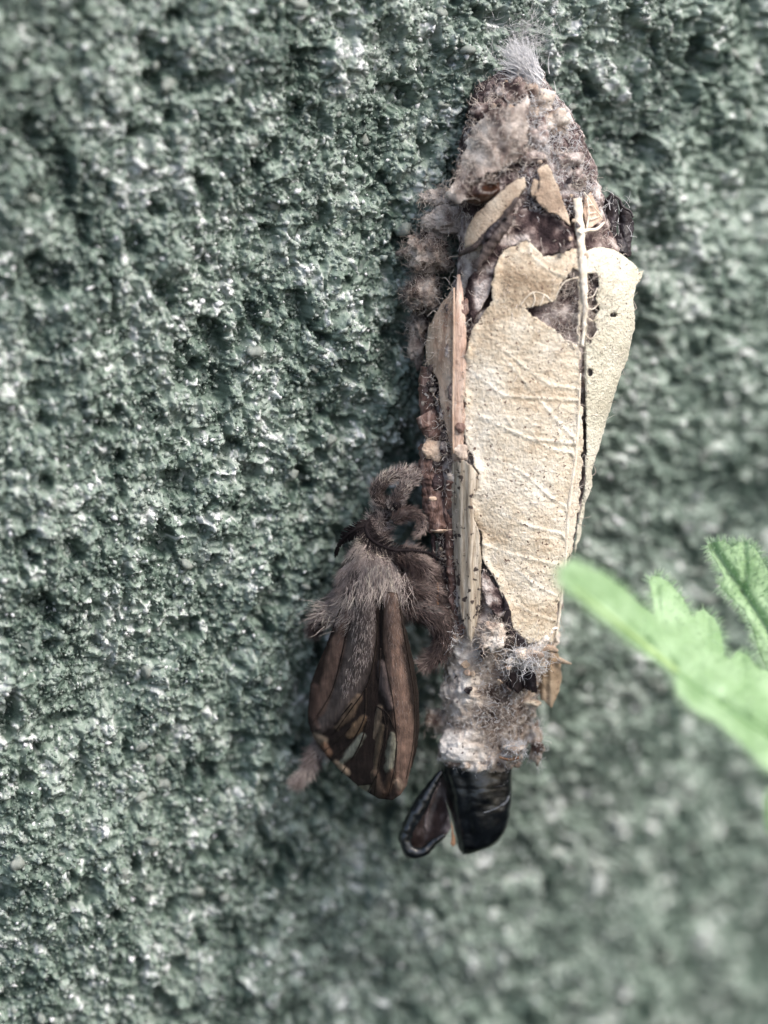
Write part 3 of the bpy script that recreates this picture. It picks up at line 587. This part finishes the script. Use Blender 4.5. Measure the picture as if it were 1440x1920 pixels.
patch('grey_bark', [(905, 1065), (925, 1092), (942, 1112), (952, 1150), (935, 1160), (915, 1140), (902, 1105)], ys(.10, 10, .09), M['core'], CASE, 4, .04, 2.5, seed=37, attrf=lambda px, py: {'tint': np.clip(.6+.8*fbm(pix3(px, py), .15, 66, 3), 0, 1)})
# crusty bits of bark, felt and silk packed along the left side
g = np.random.default_rng(808)
for i in range(64):
    y_ = g.uniform(560, 1200); c_, a_, _, _ = prof(y_); x_ = c_-a_*g.uniform(.62, 1.0) if y_ < 960 else c_-a_*g.uniform(.45, .98)
    s = g.uniform(.04, .11); lump('debris_crumb', x_, y_, float(S(x_, y_))-.10*g.random(), s, s*.6, s*g.uniform(.8, 2.2), M[['core', 'twig', 'dark_leaf', 'silk', 'core'][i % 5]], CASE, 500+i, .9, .12, 3)
def strip(px, py): return (px < np.interp(py, [540, 900, 1200], [868, 885, 905]))
fuzz('silk_fibres', 1500, 95, 540, 1210, M['grey_hair'], .22, .005, -1, -.2, .25, mask=strip, off=.14, curl=.3)
# crumbs of leaf in the felt
for i in range(46):
    g = np.random.default_rng(300+i); y_ = g.choice([g.uniform(330, 480), g.uniform(1180, 1300), g.uniform(960, 1200), g.uniform(150, 330)]); c_, a_, _, _ = prof(y_)
    x_ = c_+a_*g.uniform(-.7, .45) if y_ > 480 else c_+a_*g.uniform(-.6, .8)
    if 480 < y_ < 1180: x_ = c_-a_*g.uniform(.5, .9)
    s = g.uniform(4, 9); an = np.sort(g.uniform(0, 6.28, 5)); pl = [(x_+s*math.cos(b)*g.uniform(.6, 1.2), y_+s*math.sin(b)*g.uniform(.6, 1.2)) for b in np.linspace(0, 5.2, 6)]
    sx, sz = g.uniform(-1, 1, 2)
    patch('leaf_crumb', pl, (lambda x_, y_, sx, sz: lambda px, py: S(x_, y_, .15)+(px-x_)/100*sx+(py-y_)/100*sz)(x_, y_, sx, sz), M[['fragment', 'dark_leaf', 'char', 'membrane'][i % 4]], CASE, 4, .03, .8, seed=400+i)
# leaf tip hanging at the lower right
def ytip(px, py): return .75+.2*((px-1030)/22.)**2-.05*np.sin(px/2.6)*.6-.03*fbm(pix3(px, py), .15, 9, 3)
patch('leaf_tip', [(1012, 1205), (1030, 1210), (1044, 1217), (1050, 1238), (1054, 1264), (1051, 1292), (1042, 1312), (1033, 1328), (1022, 1314), (1013, 1312), (1009, 1280), (1007, 1250), (1005, 1228)], ytip, M['leaf'], CASE, 3.5, .03, 1.6, seed=41)
px_tube('leaf_spike', [(1046, 1236), (1058, 1241), (1072, 1245)], [6, 4, 1.2], M['fragment'], CASE, yf=lambda a, b: .75+0*a, n=14)
px_tube('leaf_spike', [(1039, 1196), (1044, 1182), (1050, 1172)], [3, 3.5, 1.5], M['fragment'], CASE, yf=lambda a, b: .7+0*a, n=14)
px_tube('leaf_spike', [(990, 1232), (1008, 1222), (1030, 1216), (1046, 1222)], [2, 5, 7, 4], M['fragment'], CASE, yf=lambda a, b: .55+0*a, n=24, noise=.04)
px_tube('leaf_spike', [(936, 1420), (955, 1424), (973, 1420)], [1.5, 3.5, 3], M['seed'], CASE, yf=lambda a, b: .45+0*a, n=14)
for i, pl in enumerate([[(950, 1262), (962, 1258), (980, 1270), (984, 1290), (972, 1300), (956, 1285)], [(972, 1252), (990, 1254), (998, 1268), (996, 1296), (982, 1290), (976, 1270)], [(992, 1250), (1006, 1262), (1007, 1300), (996, 1300), (990, 1280)]]):
    patch('black_flake', pl, (lambda i: lambda px, py: S(px, py, .12)+(px-975)/100*(.6-.7*i)+.03*fbm(pix3(px, py), .15, i, 2))(i), M['char'], CASE, 4, .03, 1.2, seed=44+i)
lump('silk_knot', 998, 1318, .75, .14, .1, .07, M['fragment'], CASE, 59, .6, .12, 4)

# ------------------------------------------------------------------ the empty pupal shell
yp = 1.38
PUPA = thing('pupal_shell', 'split glossy black pupal shell sticking out of the bottom of the case', 'pupal shell', tuple(at(895, 1436, yp)))
py = np.linspace(1405, 1602, 110)
l = np.interp(py, [1405, 1432, 1446, 1489, 1531, 1560, 1580, 1592, 1602], [838, 834, 832, 835, 846, 853, 858, 858, 868]); r = np.interp(py, [1405, 1437, 1465, 1501, 1530, 1555, 1575, 1590, 1602], [956, 960, 961, 960, 956, 949, 937, 920, 880])
for _ in range(10):
    l[1:-1] = (l[:-2]+l[1:-1]+l[2:])/3; r[1:-1] = (r[:-2]+r[1:-1]+r[2:])/3
c = (l+r)/2; a = (r-l)/2; th = np.linspace(0, 2*math.pi, 96, endpoint=False)
px = c[:, None]+a[:, None]*np.cos(th); pyy = py[:, None]+0*px; yy = yp-(a[:, None]/100)*.78*np.sin(th)
V = at(px, pyy, yy); C = at(c, py, yp)[:, None]; Nn = V-C; Nn /= np.linalg.norm(Nn, axis=2, keepdims=True)+1e-6
seam = np.exp(-((pyy-1470-10*np.sin(th)[None])/3.)**2)+.8*np.exp(-((pyy-1505-14*np.cos(th)[None])/3.)**2)
dd = -.003*seam + .05*fbm(V, .55, 3, 3) - .05*np.exp(-((px-866-(pyy-1440)*.10)/11.)**2)*(np.sin(th) > 0)*sstep(1600, 1540, pyy)*sstep(1432, 1470, pyy)
V = (V+Nn*dd[..., None]).reshape(-1, 3); V = np.concatenate([V, C[0], C[-1]]); i = np.arange(96); j = (i+1) % 96; e0 = 110*96; q = 109*96
main = link_mesh('shell_body', V, [grid_faces(110, 96, True), np.stack([np.full(96, e0), i, j], -1), np.stack([np.full(96, e0+1), q+j, q+i], -1)], M['shell'], PUPA)
def yrim(px, py):
    d, t = pdist(px, py, [(834, 1452), (818, 1500), (800, 1560), (785, 1598)]); return yp-.1+.35*np.clip(1-(d/30)**2, 0, 1)+.04*fbm(pix3(px, py), .3, 2, 3)
lobe = [(832, 1442), (824, 1446), (812, 1465), (786, 1512), (767, 1545), (754, 1556), (755, 1574), (765, 1599), (778, 1603), (791, 1599), (814, 1580), (838, 1564), (846, 1550), (838, 1512), (834, 1465)]
patch('open_flap', lobe, yrim, M['shell_in'], PUPA, 4, .05, .8, seed=51, label='opened brown-lined flap of the shell')
px_tube('flap_rim', [(828, 1444), (814, 1466), (788, 1512), (768, 1548), (760, 1572), (770, 1598), (790, 1598), (812, 1580), (834, 1565)], [5, 9, 13, 15, 13, 12, 11, 8, 4], M['shell'], PUPA, yf=lambda a, b: 0*a+yp-.18, seg=12, n=80, noise=.03)
px_tube('flap_ridge', [(826, 1468), (812, 1492), (800, 1530), (796, 1570)], [2, 4, 3, 1.5], M['shell_in'], PUPA, yf=lambda a, b: 0*a+yp-.13, seg=8, n=40, noise=.03)
patch('shell_edge', [(846, 1538), (850, 1560), (853, 1572), (854, 1582), (850, 1588), (845, 1582), (846, 1570)], lambda px, py: 0*px+yp-.35, M['seed'], PUPA, 4, .04, 1, seed=52)
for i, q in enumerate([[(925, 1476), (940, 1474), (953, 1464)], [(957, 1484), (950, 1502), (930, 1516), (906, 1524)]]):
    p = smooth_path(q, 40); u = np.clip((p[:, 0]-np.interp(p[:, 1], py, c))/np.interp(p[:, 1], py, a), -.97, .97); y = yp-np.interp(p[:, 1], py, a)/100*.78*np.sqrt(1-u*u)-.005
    Vt, Ft, _ = tube_geo(at(p[:, 0], p[:, 1], y), np.interp(np.linspace(0, 1, 40), [0, .3, 1], [.006, .02, .005]), 8, 1., True, .03, .08); link_mesh('seam', Vt, Ft, M['streak'] if i == 1 else M['shell'], main)

# ------------------------------------------------------------------ the moth
MOTH = thing('moth', 'furry brown moth with folded wings clinging to the left side of the case', 'moth', tuple(at(700, 1130, .6)))
def limb(pts, rad, n=30, seg=12):
    q = smooth_path(np.array([at(a, b, y) for a, b, y in pts]), n); r = np.interp(np.linspace(0, 1, n), np.linspace(0, 1, len(rad)), rad)
    return q, r, tube_geo(q, r, seg)
spine = [(728, 930, .45), (718, 955, .42), (708, 985, .40), (700, 1020, .42), (697, 1060, .45), (698, 1105, .55), (692, 1150, .8), (680, 1220, 1.2), (660, 1290, 1.5), (632, 1350, 1.6), (603, 1395, 1.5), (584, 1430, 1.4), (568, 1455, 1.35), (556, 1470, 1.3)]
srad = [.10, .22, .32, .62, .74, .66, .46, .38, .34, .27, .20, .15, .12, .06]
LEGS = [([(722, 950, .2), (706, 925, .1), (722, 900, .0), (755, 886, .0), (798, 878, .15)], [.10, .14, .13, .10, .05]),
        ([(735, 955, .1), (748, 930, .0), (766, 905, -.05), (798, 884, .1)], [.10, .13, .12, .05]),
        ([(738, 975, .1), (765, 962, .0), (786, 968, .0), (792, 990, .05), (780, 1006, .05)], [.12, .13, .09, .07, .03]),
        ([(745, 1040, .2), (772, 1046, .1), (800, 1072, .15), (818, 1095, .3)], [.18, .20, .17, .08]),
        ([(745, 1090, .25), (778, 1102, .15), (812, 1112, .25), (828, 1128, .4)], [.20, .22, .17, .08]),
        ([(748, 1120, .4), (785, 1140, .3), (822, 1160, .3), (832, 1195, .4), (816, 1232, .45), (786, 1254, .5)], [.18, .26, .26, .19, .15, .10]),
        ([(660, 1120, .8), (630, 1140, .7), (600, 1160, .8), (585, 1190, 1.0)], [.18, .16, .12, .06])]
geos = []; sp = limb(spine, srad, 120, 28); geos.append(sp[2][:2]); lg = []
for pts, rad in LEGS:
    l_ = limb(pts, rad, 40, 12); lg.append(l_); geos.append(l_[2][:2])
eye = ico(3); geos.append((eye[0]*.13+at(740, 948, .12), eye[1])); 
V, F = merge(geos)
body = link_mesh('body', V, F, M['skin'], MOTH)
rm = body.modifiers.new('skin', 'REMESH'); rm.mode = 'VOXEL'; rm.voxel_size = .035; rm.use_smooth_shade = True
dg = bpy.context.evaluated_depsgraph_get(); me = bpy.data.meshes.new_from_object(body.evaluated_get(dg)); body.modifiers.clear(); body.data = me
def fur_on(name, q, r, t0, t1, n, L, rr, m, seed, lean=.9, tintf=None, front=True, down=(0, 0, 0), wob=.12, par=body, along=1., segs=4):
    g = np.random.default_rng(seed); N_ = len(q); t = g.uniform(t0, t1, n)*(N_-1); i = np.clip(t.astype(int), 0, N_-2); f = (t-i)[:, None]
    c = q[i]*(1-f)+q[i+1]*f; R = r[i]*(1-f[:, 0])+r[i+1]*f[:, 0]; T = q[i+1]-q[i]; T /= np.linalg.norm(T, axis=1, keepdims=True)
    d = g.normal(size=(n, 3)); d -= (d*T).sum(1, keepdims=True)*T; d /= np.linalg.norm(d, axis=1, keepdims=True)
    if front: d[:, 1] = np.where(d[:, 1] > .35, -d[:, 1], d[:, 1])
    root = c+d*R[:, None]*.93; dr = d*.55+T*lean*along+g.normal(size=(n, 3))*.16+np.array(down)
    # tufts: neighbouring hairs lean together
    dr = dr+.55*np.stack([vn(root, .22, seed+1), vn(root, .22, seed+2), vn(root, .22, seed+3)], -1)
    tint = tintf(root, d, g) if tintf else .5+.5*vn(root, .2, seed+4)
    return strands(name, root, dr, L*g.uniform(.55, 1.3, n), rr*g.uniform(.6, 1.3, n), m, par, segs=segs, wob=wob, curl=.05, seed=seed, tip=.2, tint=np.clip(tint, 0, 1))
Q, R = sp[0], sp[1]
def tt(root, d, g):
    b = np.zeros(len(root))
    for (x, y, s) in [(655, 1025, 22), (722, 1085, 18), (660, 1115, 16), (670, 1150, 14), (690, 980, 10)]:
        c = at(x, y, 0); b = np.maximum(b, np.exp(-((root[:, 0]-c[0])**2+(root[:, 2]-c[2])**2)/(s/100)**2))
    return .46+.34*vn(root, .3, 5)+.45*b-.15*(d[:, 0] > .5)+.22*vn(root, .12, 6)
fur_on('thorax_fur', Q, R, .15, .47, 15500, .26, .0052, M['fur'], 11, .9, tt, True, (-.12, -.1, -.35), segs=3)
fur_on('head_fur', Q, R, .0, .2, 900, .15, .007, M['fur'], 12, -.2, None, True, (0, -.1, .1))
fur_on('abdomen_fur', Q, R, .70, 1., 2200, .20, .007, M['fur'], 13, .9)
for k, l_ in enumerate(lg):
    big = k >= 3
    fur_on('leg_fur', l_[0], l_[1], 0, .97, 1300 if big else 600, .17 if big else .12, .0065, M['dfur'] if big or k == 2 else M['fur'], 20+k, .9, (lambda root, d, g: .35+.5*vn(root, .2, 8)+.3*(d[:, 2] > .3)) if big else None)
# tuft at the wing base, left
g = np.random.default_rng(5); n = 380; c = at(628, 1150, .55); root = c+g.normal(size=(n, 3))*np.array([.16, .12, .12])
strands('shoulder_fur', root, np.array([-.8, -.2, -.25])+g.normal(size=(n, 3))*.35, g.uniform(.15, .40, n), .006, M['fur'], body, segs=5, wob=.15, curl=.08, seed=7, tip=.2, tint=np.clip(.6+.2*g.normal(size=n), 0, 1))
# antennae: a shaft with two rows of teeth
def antenna(pts, teeth, L0):
    p = smooth_path(np.array([at(a, b, y) for a, b, y in pts]), 60); V, F, _ = tube_geo(p, np.linspace(.04, .014, 60), 8)
    o = link_mesh('antenna', V, F, M['antenna'], MOTH)
    t = np.linspace(.02, .95, teeth); i = (t*58).astype(int); T = p[i+1]-p[i]; T /= np.linalg.norm(T, axis=1, keepdims=True)
    s = np.cross(T, (0, 1, 0)); s /= np.linalg.norm(s, axis=1, keepdims=True); root = np.concatenate([p[i], p[i]]); d = np.concatenate([s+T*.7, -s+T*.7])
    Ls = L0*np.sin(np.clip(t*1.15+.25, 0, 1)*3.0)+.03; Ls = np.concatenate([Ls, Ls]); ob = strands('antenna_teeth', root, d, Ls, .019, M['antenna'], o, segs=4, wob=.04, curl=.02, seed=2, tip=.4)
antenna([(692, 976, -.25), (686, 992, -.55), (694, 1010, -.68), (712, 1022, -.70), (738, 1031, -.66), (773, 1032, -.5), (806, 1038, -.32), (831, 1054, -.2)], 90, .20)
antenna([(686, 982, .0), (672, 990, .02), (652, 1003, .1), (636, 1022, .25), (628, 1045, .4)], 50, .14)
lump('eye', 744, 946, .0, .09, .09, .11, M['antenna'], MOTH, 5, .05, .3, 3)

# wings
ML = [(704, 1112), (710, 1180), (708, 1245), (692, 1300), (684, 1350), (668, 1405), (655, 1455)]
def cols(px, py, base, stripes):
    c = np.tile(np.array(base, float), (len(px), 1)); q = pix3(px, py)
    j = 3.5*fbm(q, .16, 77, 4)
    for line, hw, colr in stripes:
        d, t = pdist(px, py, line); w_ = np.interp(t, np.linspace(0, 1, len(hw)), hw); k = (sstep(1.3, .70, (d+j)/w_)*np.clip(.85+.5*fbm(q, .12, 79, 3), 0, 1))[:, None]; c = c*(1-k)+np.array(colr)*k
    return {'paint': c}
SL = [([(683, 1130), (679, 1190), (668, 1250), (641, 1315), (600, 1366)], [18, 26, 25, 22, 10], (.125, .103, .096)),
      ([(648, 1150), (630, 1220), (612, 1290), (600, 1334)], [8, 13, 13, 9], (.19, .125, .10)),
      ([(590, 1290), (584, 1340), (592, 1366)], [8, 9, 7], (.07, .048, .042)),
      ([(672, 1308), (654, 1338), (633, 1364)], [6, 11, 4], (.19, .135, .095)), ([(682, 1346), (668, 1366), (655, 1380)], [6, 10, 6], (.24, .16, .10)),
      ([(679, 1380), (664, 1404), (640, 1430)], [5, 9, 5], (.22, .23, .19)), ([(592, 1380), (606, 1388)], [7, 8], (.22, .175, .13)), ([(608, 1398), (616, 1412)], [6, 6], (.20, .12, .08)), ([(630, 1432), (648, 1448)], [7, 8], (.28, .22, .16))]
SR = [([(733, 1125), (737, 1218), (750, 1301), (759, 1372), (758, 1430), (752, 1482)], [13, 16, 16, 17, 16, 10], (.20, .135, .108)),
      ([(714, 1245), (722, 1290), (733, 1326)], [8, 11, 6], (.12, .094, .09)), ([(712, 1328), (704, 1360), (690, 1400), (680, 1425)], [6, 10, 8, 6], (.17, .135, .10)),
      ([(736, 1376), (735, 1405), (728, 1440)], [4, 10, 7], (.22, .22, .175)), ([(717, 1360), (708, 1400), (700, 1450)], [4, 8, 8], (.105, .082, .058)),
      ([(700, 1455), (712, 1488)], [12, 10], (.085, .06, .045)), ([(668, 1462), (684, 1474)], [7, 9], (.38, .36, .27)), ([(735, 1450), (722, 1485)], [8, 8], (.07, .045, .033)), ([(745, 1466), (750, 1475)], [6, 7], (.26, .20, .15))]
def pleat(px, py, S_):
    r = 0*px
    for line, hw, c in S_:
        d, t = pdist(px, py, line); w_ = np.interp(t, np.linspace(0, 1, len(hw)), hw); r = r-(.045 if c[0] > .185 and np.mean(hw) > 10 else .11)*np.clip(1-(d/(w_*1.15))**2, 0, 1)*min(1, np.mean(hw)/12)
    return r
def ywl(px, py):
    d = 700-px; return -.22+.0021*(py-1130)+np.clip(d, 0, 200)**1.15*.0036 + pleat(px, py, SL)+.02*fbm(pix3(px, py), .2, 4, 3)
def ywr(px, py):
    return -.36+.0019*(py-1130)+np.abs(px-735)**1.4*.0018 + pleat(px, py, SR)+.02*fbm(pix3(px, py), .2, 6, 3)
WL = patch('forewing', [(700, 1108), (672, 1122), (645, 1140), (634, 1157), (613, 1206), (596, 1246), (582, 1284), (577, 1325), (577, 1355), (587, 1381), (602, 1404), (617, 1423), (648, 1454), (672, 1474), (700, 1470), (712, 1400), (722, 1300), (726, 1200), (722, 1120)], ywl, M['wing'], MOTH, 3.4, .018, .5, attrf=lambda a, b: cols(a, b, (.026, .019, .017), SL), seed=61)
WR = patch('forewing', [(722, 1108), (745, 1112), (753, 1143), (760, 1183), (768, 1230), (776, 1289), (781, 1336), (779, 1383), (772, 1431), (762, 1473), (752, 1490), (735, 1501), (709, 1497), (681, 1481), (664, 1467), (655, 1452), (668, 1410), (682, 1362), (690, 1315), (704, 1265), (712, 1215), (712, 1150)], ywr, M['wing'], MOTH, 3.4, .018, .5, attrf=lambda a, b: cols(a, b, (.024, .018, .016), SR), seed=62)
patch('hindwing', [(745, 1150), (762, 1180), (776, 1240), (785, 1300), (787, 1350), (783, 1400), (772, 1440), (745, 1440), (735, 1300)], lambda px, py: -.05+.0021*(py-1130)+(px-740)*.003, M['wing'], MOTH, 5, .018, .5, attrf=lambda a, b: cols(a, b, (.03, .023, .02), []), seed=63)
vl = [[(656, 1148), (640, 1230), (622, 1296), (586, 1356)], [(708, 1140), (704, 1220), (686, 1290), (658, 1330), (624, 1378)], [(686, 1290), (683, 1345), (655, 1395), (620, 1424)], [(658, 1362), (636, 1385), (606, 1410)], [(690, 1350), (672, 1402), (640, 1450)], [(640, 1135), (612, 1212), (584, 1284), (579, 1350)], [(660, 1318), (640, 1342)]]
vr = [[(719, 1130), (720, 1220), (736, 1310), (743, 1375), (741, 1450)], [(714, 1215), (708, 1290), (694, 1345), (684, 1400), (668, 1455)], [(716, 1328), (724, 1370), (712, 1420), (702, 1490)], [(728, 1345), (722, 1400), (712, 1440), (690, 1484)], [(749, 1135), (765, 1230), (777, 1310), (775, 1390), (762, 1460)], [(744, 1390), (740, 1440), (728, 1492)], [(702, 1322), (722, 1334), (742, 1372)]]
for q in vl: px_tube('wing_vein', q, [1.5, 1.3, .8], M['vein'], WL, yf=lambda a, b: ywl(a, b)-.005, n=40, seg=6)
for q in vr: px_tube('wing_vein', q, [1.5, 1.3, .8], M['vein'], WR, yf=lambda a, b: ywr(a, b)-.005, n=40, seg=6)
# fine scales and hair on the wings
for wn, yf, reg, dr, sd_ in ((WL, ywl, [(660, 1130), (706, 1130), (700, 1230), (650, 1310), (640, 1290), (660, 1220)], (-.15, -.2, -1), 3), (WR, ywr, [(722, 1110), (748, 1115), (770, 1330), (752, 1400), (735, 1300)], (.1, -.15, -1), 4)):
    g = np.random.default_rng(sd_); n = 4200; px = g.uniform(600, 780, n); py = 1100+330*g.random(n)**1.5; k = inpoly(px, py, reg); px = px[k]; py = py[k]; g2 = len(px)
    strands('wing_hairs', at(px, py, yf(px, py)), np.array(dr)+g.normal(size=(g2, 3))*.2, .09, .0035, M['fur'] if wn is WL else M['dfur'], wn, segs=3, wob=.1, seed=sd_, tip=.2, tint=g.uniform(.2, .75, g2))
g = np.random.default_rng(9); n = 750; px = g.normal(715, 22, n); py = 1078+np.abs(px-712)*.35+g.uniform(-22, 30, n)
strands('shoulder_fur', at(px, py, -.35+g.uniform(0, .2, n)), np.array([-.05, -.2, -1])+g.normal(size=(n, 3))*.25, g.uniform(.12, .40, n), .006, M['fur'], body, segs=5, wob=.1, seed=10, tip=.2, tint=np.clip(.55+.25*g.normal(size=n), 0, 1))

# ------------------------------------------------------------------ the green plant
PLANT = thing('green_plant', 'pale green hairy lobed leaves of a plant reaching in at the right', 'plant', tuple(at(1500, 1420, -4)))
LA = [(1049, 1094), (1046, 1076), (1055, 1060), (1073, 1050), (1101, 1062), (1137, 1080), (1171, 1105), (1202, 1135), (1226, 1152), (1225, 1131), (1216, 1092), (1222, 1080), (1234, 1079), (1254, 1091), (1281, 1122), (1299, 1156), (1306, 1146), (1321, 1143), (1339, 1159), (1351, 1183), (1360, 1230), (1370, 1235), (1382, 1220), (1403, 1229), (1419, 1250), (1450, 1262), (1540, 1330), (1540, 1500), (1470, 1470), (1440, 1443), (1409, 1412), (1367, 1372), (1336, 1350), (1300, 1330), (1275, 1306), (1266, 1290), (1266, 1265), (1214, 1229), (1153, 1180), (1107, 1143), (1067, 1110)]
ribA = [(1060, 1085), (1110, 1120), (1170, 1165), (1230, 1220), (1275, 1262), (1350, 1320), (1440, 1380), (1530, 1440)]
ribsA = [[(1262, 1250), (1240, 1180), (1230, 1100)], [(1290, 1275), (1330, 1220), (1325, 1160)], [(1360, 1325), (1400, 1280), (1390, 1235)]]
def yA(px, py):
    y = -1.1-.015*np.clip(py-1075-(px-1220)*.55, -40, 400) - .018*np.clip(1210-px, 0, 200)
    d, t = pdist(px, py, ribA); y = y+.14*np.exp(-(d/10)**2)-.16*np.exp(-((d-26)/20)**2)
    for r_ in ribsA:
        d, t = pdist(px, py, r_); y = y+.10*np.exp(-(d/6)**2)
    return y-.20*fbm(pix3(px, py), .55, 12, 3)
gt = lambda px, py: {'tint': np.clip(.5+.6*fbm(pix3(px, py), .5, 71, 3), 0, 1)}
def hairs(par, poly, yf, n, seed, L=.16):
    g = np.random.default_rng(seed); o = resample(poly, 1.5); k = g.integers(0, len(o), n); p = o[k]; c = np.roll(o, -1, 0)[k]-p; nrm = np.stack([c[:, 1], -c[:, 0]], -1); nrm /= np.linalg.norm(nrm, axis=1, keepdims=True)+1e-9
    d = np.stack([nrm[:, 0], g.normal(size=n)*.4-.2, -nrm[:, 1]], -1)+g.normal(size=(n, 3))*.25
    strands('leaf_hairs', at(p[:, 0], p[:, 1], yf(p[:, 0], p[:, 1])), d, L*g.uniform(.4, 1.2, n), .0085, M['green_hair'], par, segs=4, wob=.08, seed=seed, tip=.2)
    px = g.uniform(poly_b(poly)[0], poly_b(poly)[1], n*2); py = g.uniform(poly_b(poly)[2], poly_b(poly)[3], n*2); k = inpoly(px, py, poly); px = px[k]; py = py[k]
    strands('leaf_hairs', at(px, py, yf(px, py)), np.array([0, -1, .0])+g.normal(size=(len(px), 3))*.5, L*.7, .007, M['green_hair'], par, segs=3, wob=.08, seed=seed+1, tip=.2)
def poly_b(p): p = np.array(p); return p[:, 0].min(), p[:, 0].max(), p[:, 1].min(), p[:, 1].max()
A_ = patch('leaf', LA, yA, M['green'], PLANT, 5, .05, .8, attrf=gt, seed=81, label='large lobed leaf whose tip overlaps the case'); hairs(A_, LA, yA, 1500, 82)
px_tube('leaf_rib', [(1075, 1102), (1130, 1148), (1190, 1196), (1240, 1238), (1268, 1262)], [3, 5, 6, 7, 8], M['green_rib'], A_, yf=lambda a, b: yA(a, b)-.02, n=40)
px_tube('leaf_rib', [(1268, 1262), (1350, 1320), (1440, 1380), (1530, 1440)], [6, 7, 9, 12], M['green'], A_, yf=lambda a, b: yA(a, b)+.02, n=40)
LB = [(1327, 1021), (1340, 1015), (1356, 1015), (1376, 1025), (1385, 1017), (1399, 1015), (1416, 1027), (1431, 1052), (1445, 1080), (1470, 1110), (1520, 1180), (1540, 1260), (1500, 1300), (1440, 1262), (1424, 1228), (1420, 1214), (1409, 1174), (1394, 1143), (1367, 1119), (1350, 1098), (1357, 1082), (1346, 1061), (1334, 1042)]
def yB(px, py):
    y = -.9-.002*(py-1020)
    d, t = pdist(px, py, [(1335, 1025), (1380, 1090), (1420, 1150), (1470, 1230)]); y = y+.16*np.exp(-(d/8)**2)
    d, t = pdist(px, py, [(1395, 1110), (1398, 1060), (1395, 1020)]); return y+.08*np.exp(-(d/5)**2)-.05*fbm(pix3(px, py), .4, 14, 3)
B_ = patch('leaf', LB, yB, M['green'], PLANT, 5, .05, .8, attrf=gt, seed=83, label='smaller leaf at the right edge above the large one'); hairs(B_, LB, yB, 1100, 84)
LC = [(1432, 1500), (1440, 1480), (1460, 1470), (1520, 1450), (1540, 1560), (1470, 1580), (1440, 1562), (1434, 1530)]
patch('leaf', LC, lambda px, py: -5.5+0*px-.05*fbm(pix3(px, py), .4, 14, 3), M['green'], PLANT, 6, .05, .8, attrf=gt, seed=85, label='leaf edge showing low at the right border')
st = smooth_path(np.array([at(1500, 1210, -1.3), at(1540, 1320, -2.6), at(1545, 1450, -4.2), at(1560, 1700, -4.5), at(1600, 2100, -4.2)]), 60)
V, F, _ = tube_geo(st, np.linspace(.16, .3, 60), 14, 1, True, .03, .2); link_mesh('stem', V, F, M['green_rib'], PLANT)

# ------------------------------------------------------------------ pitch the whole place with the camera
for o in list(COL.objects):
    if o.parent is None and o.type in ('MESH', 'EMPTY'):
        o.matrix_world = ROT @ Matrix.Translation(o.location)
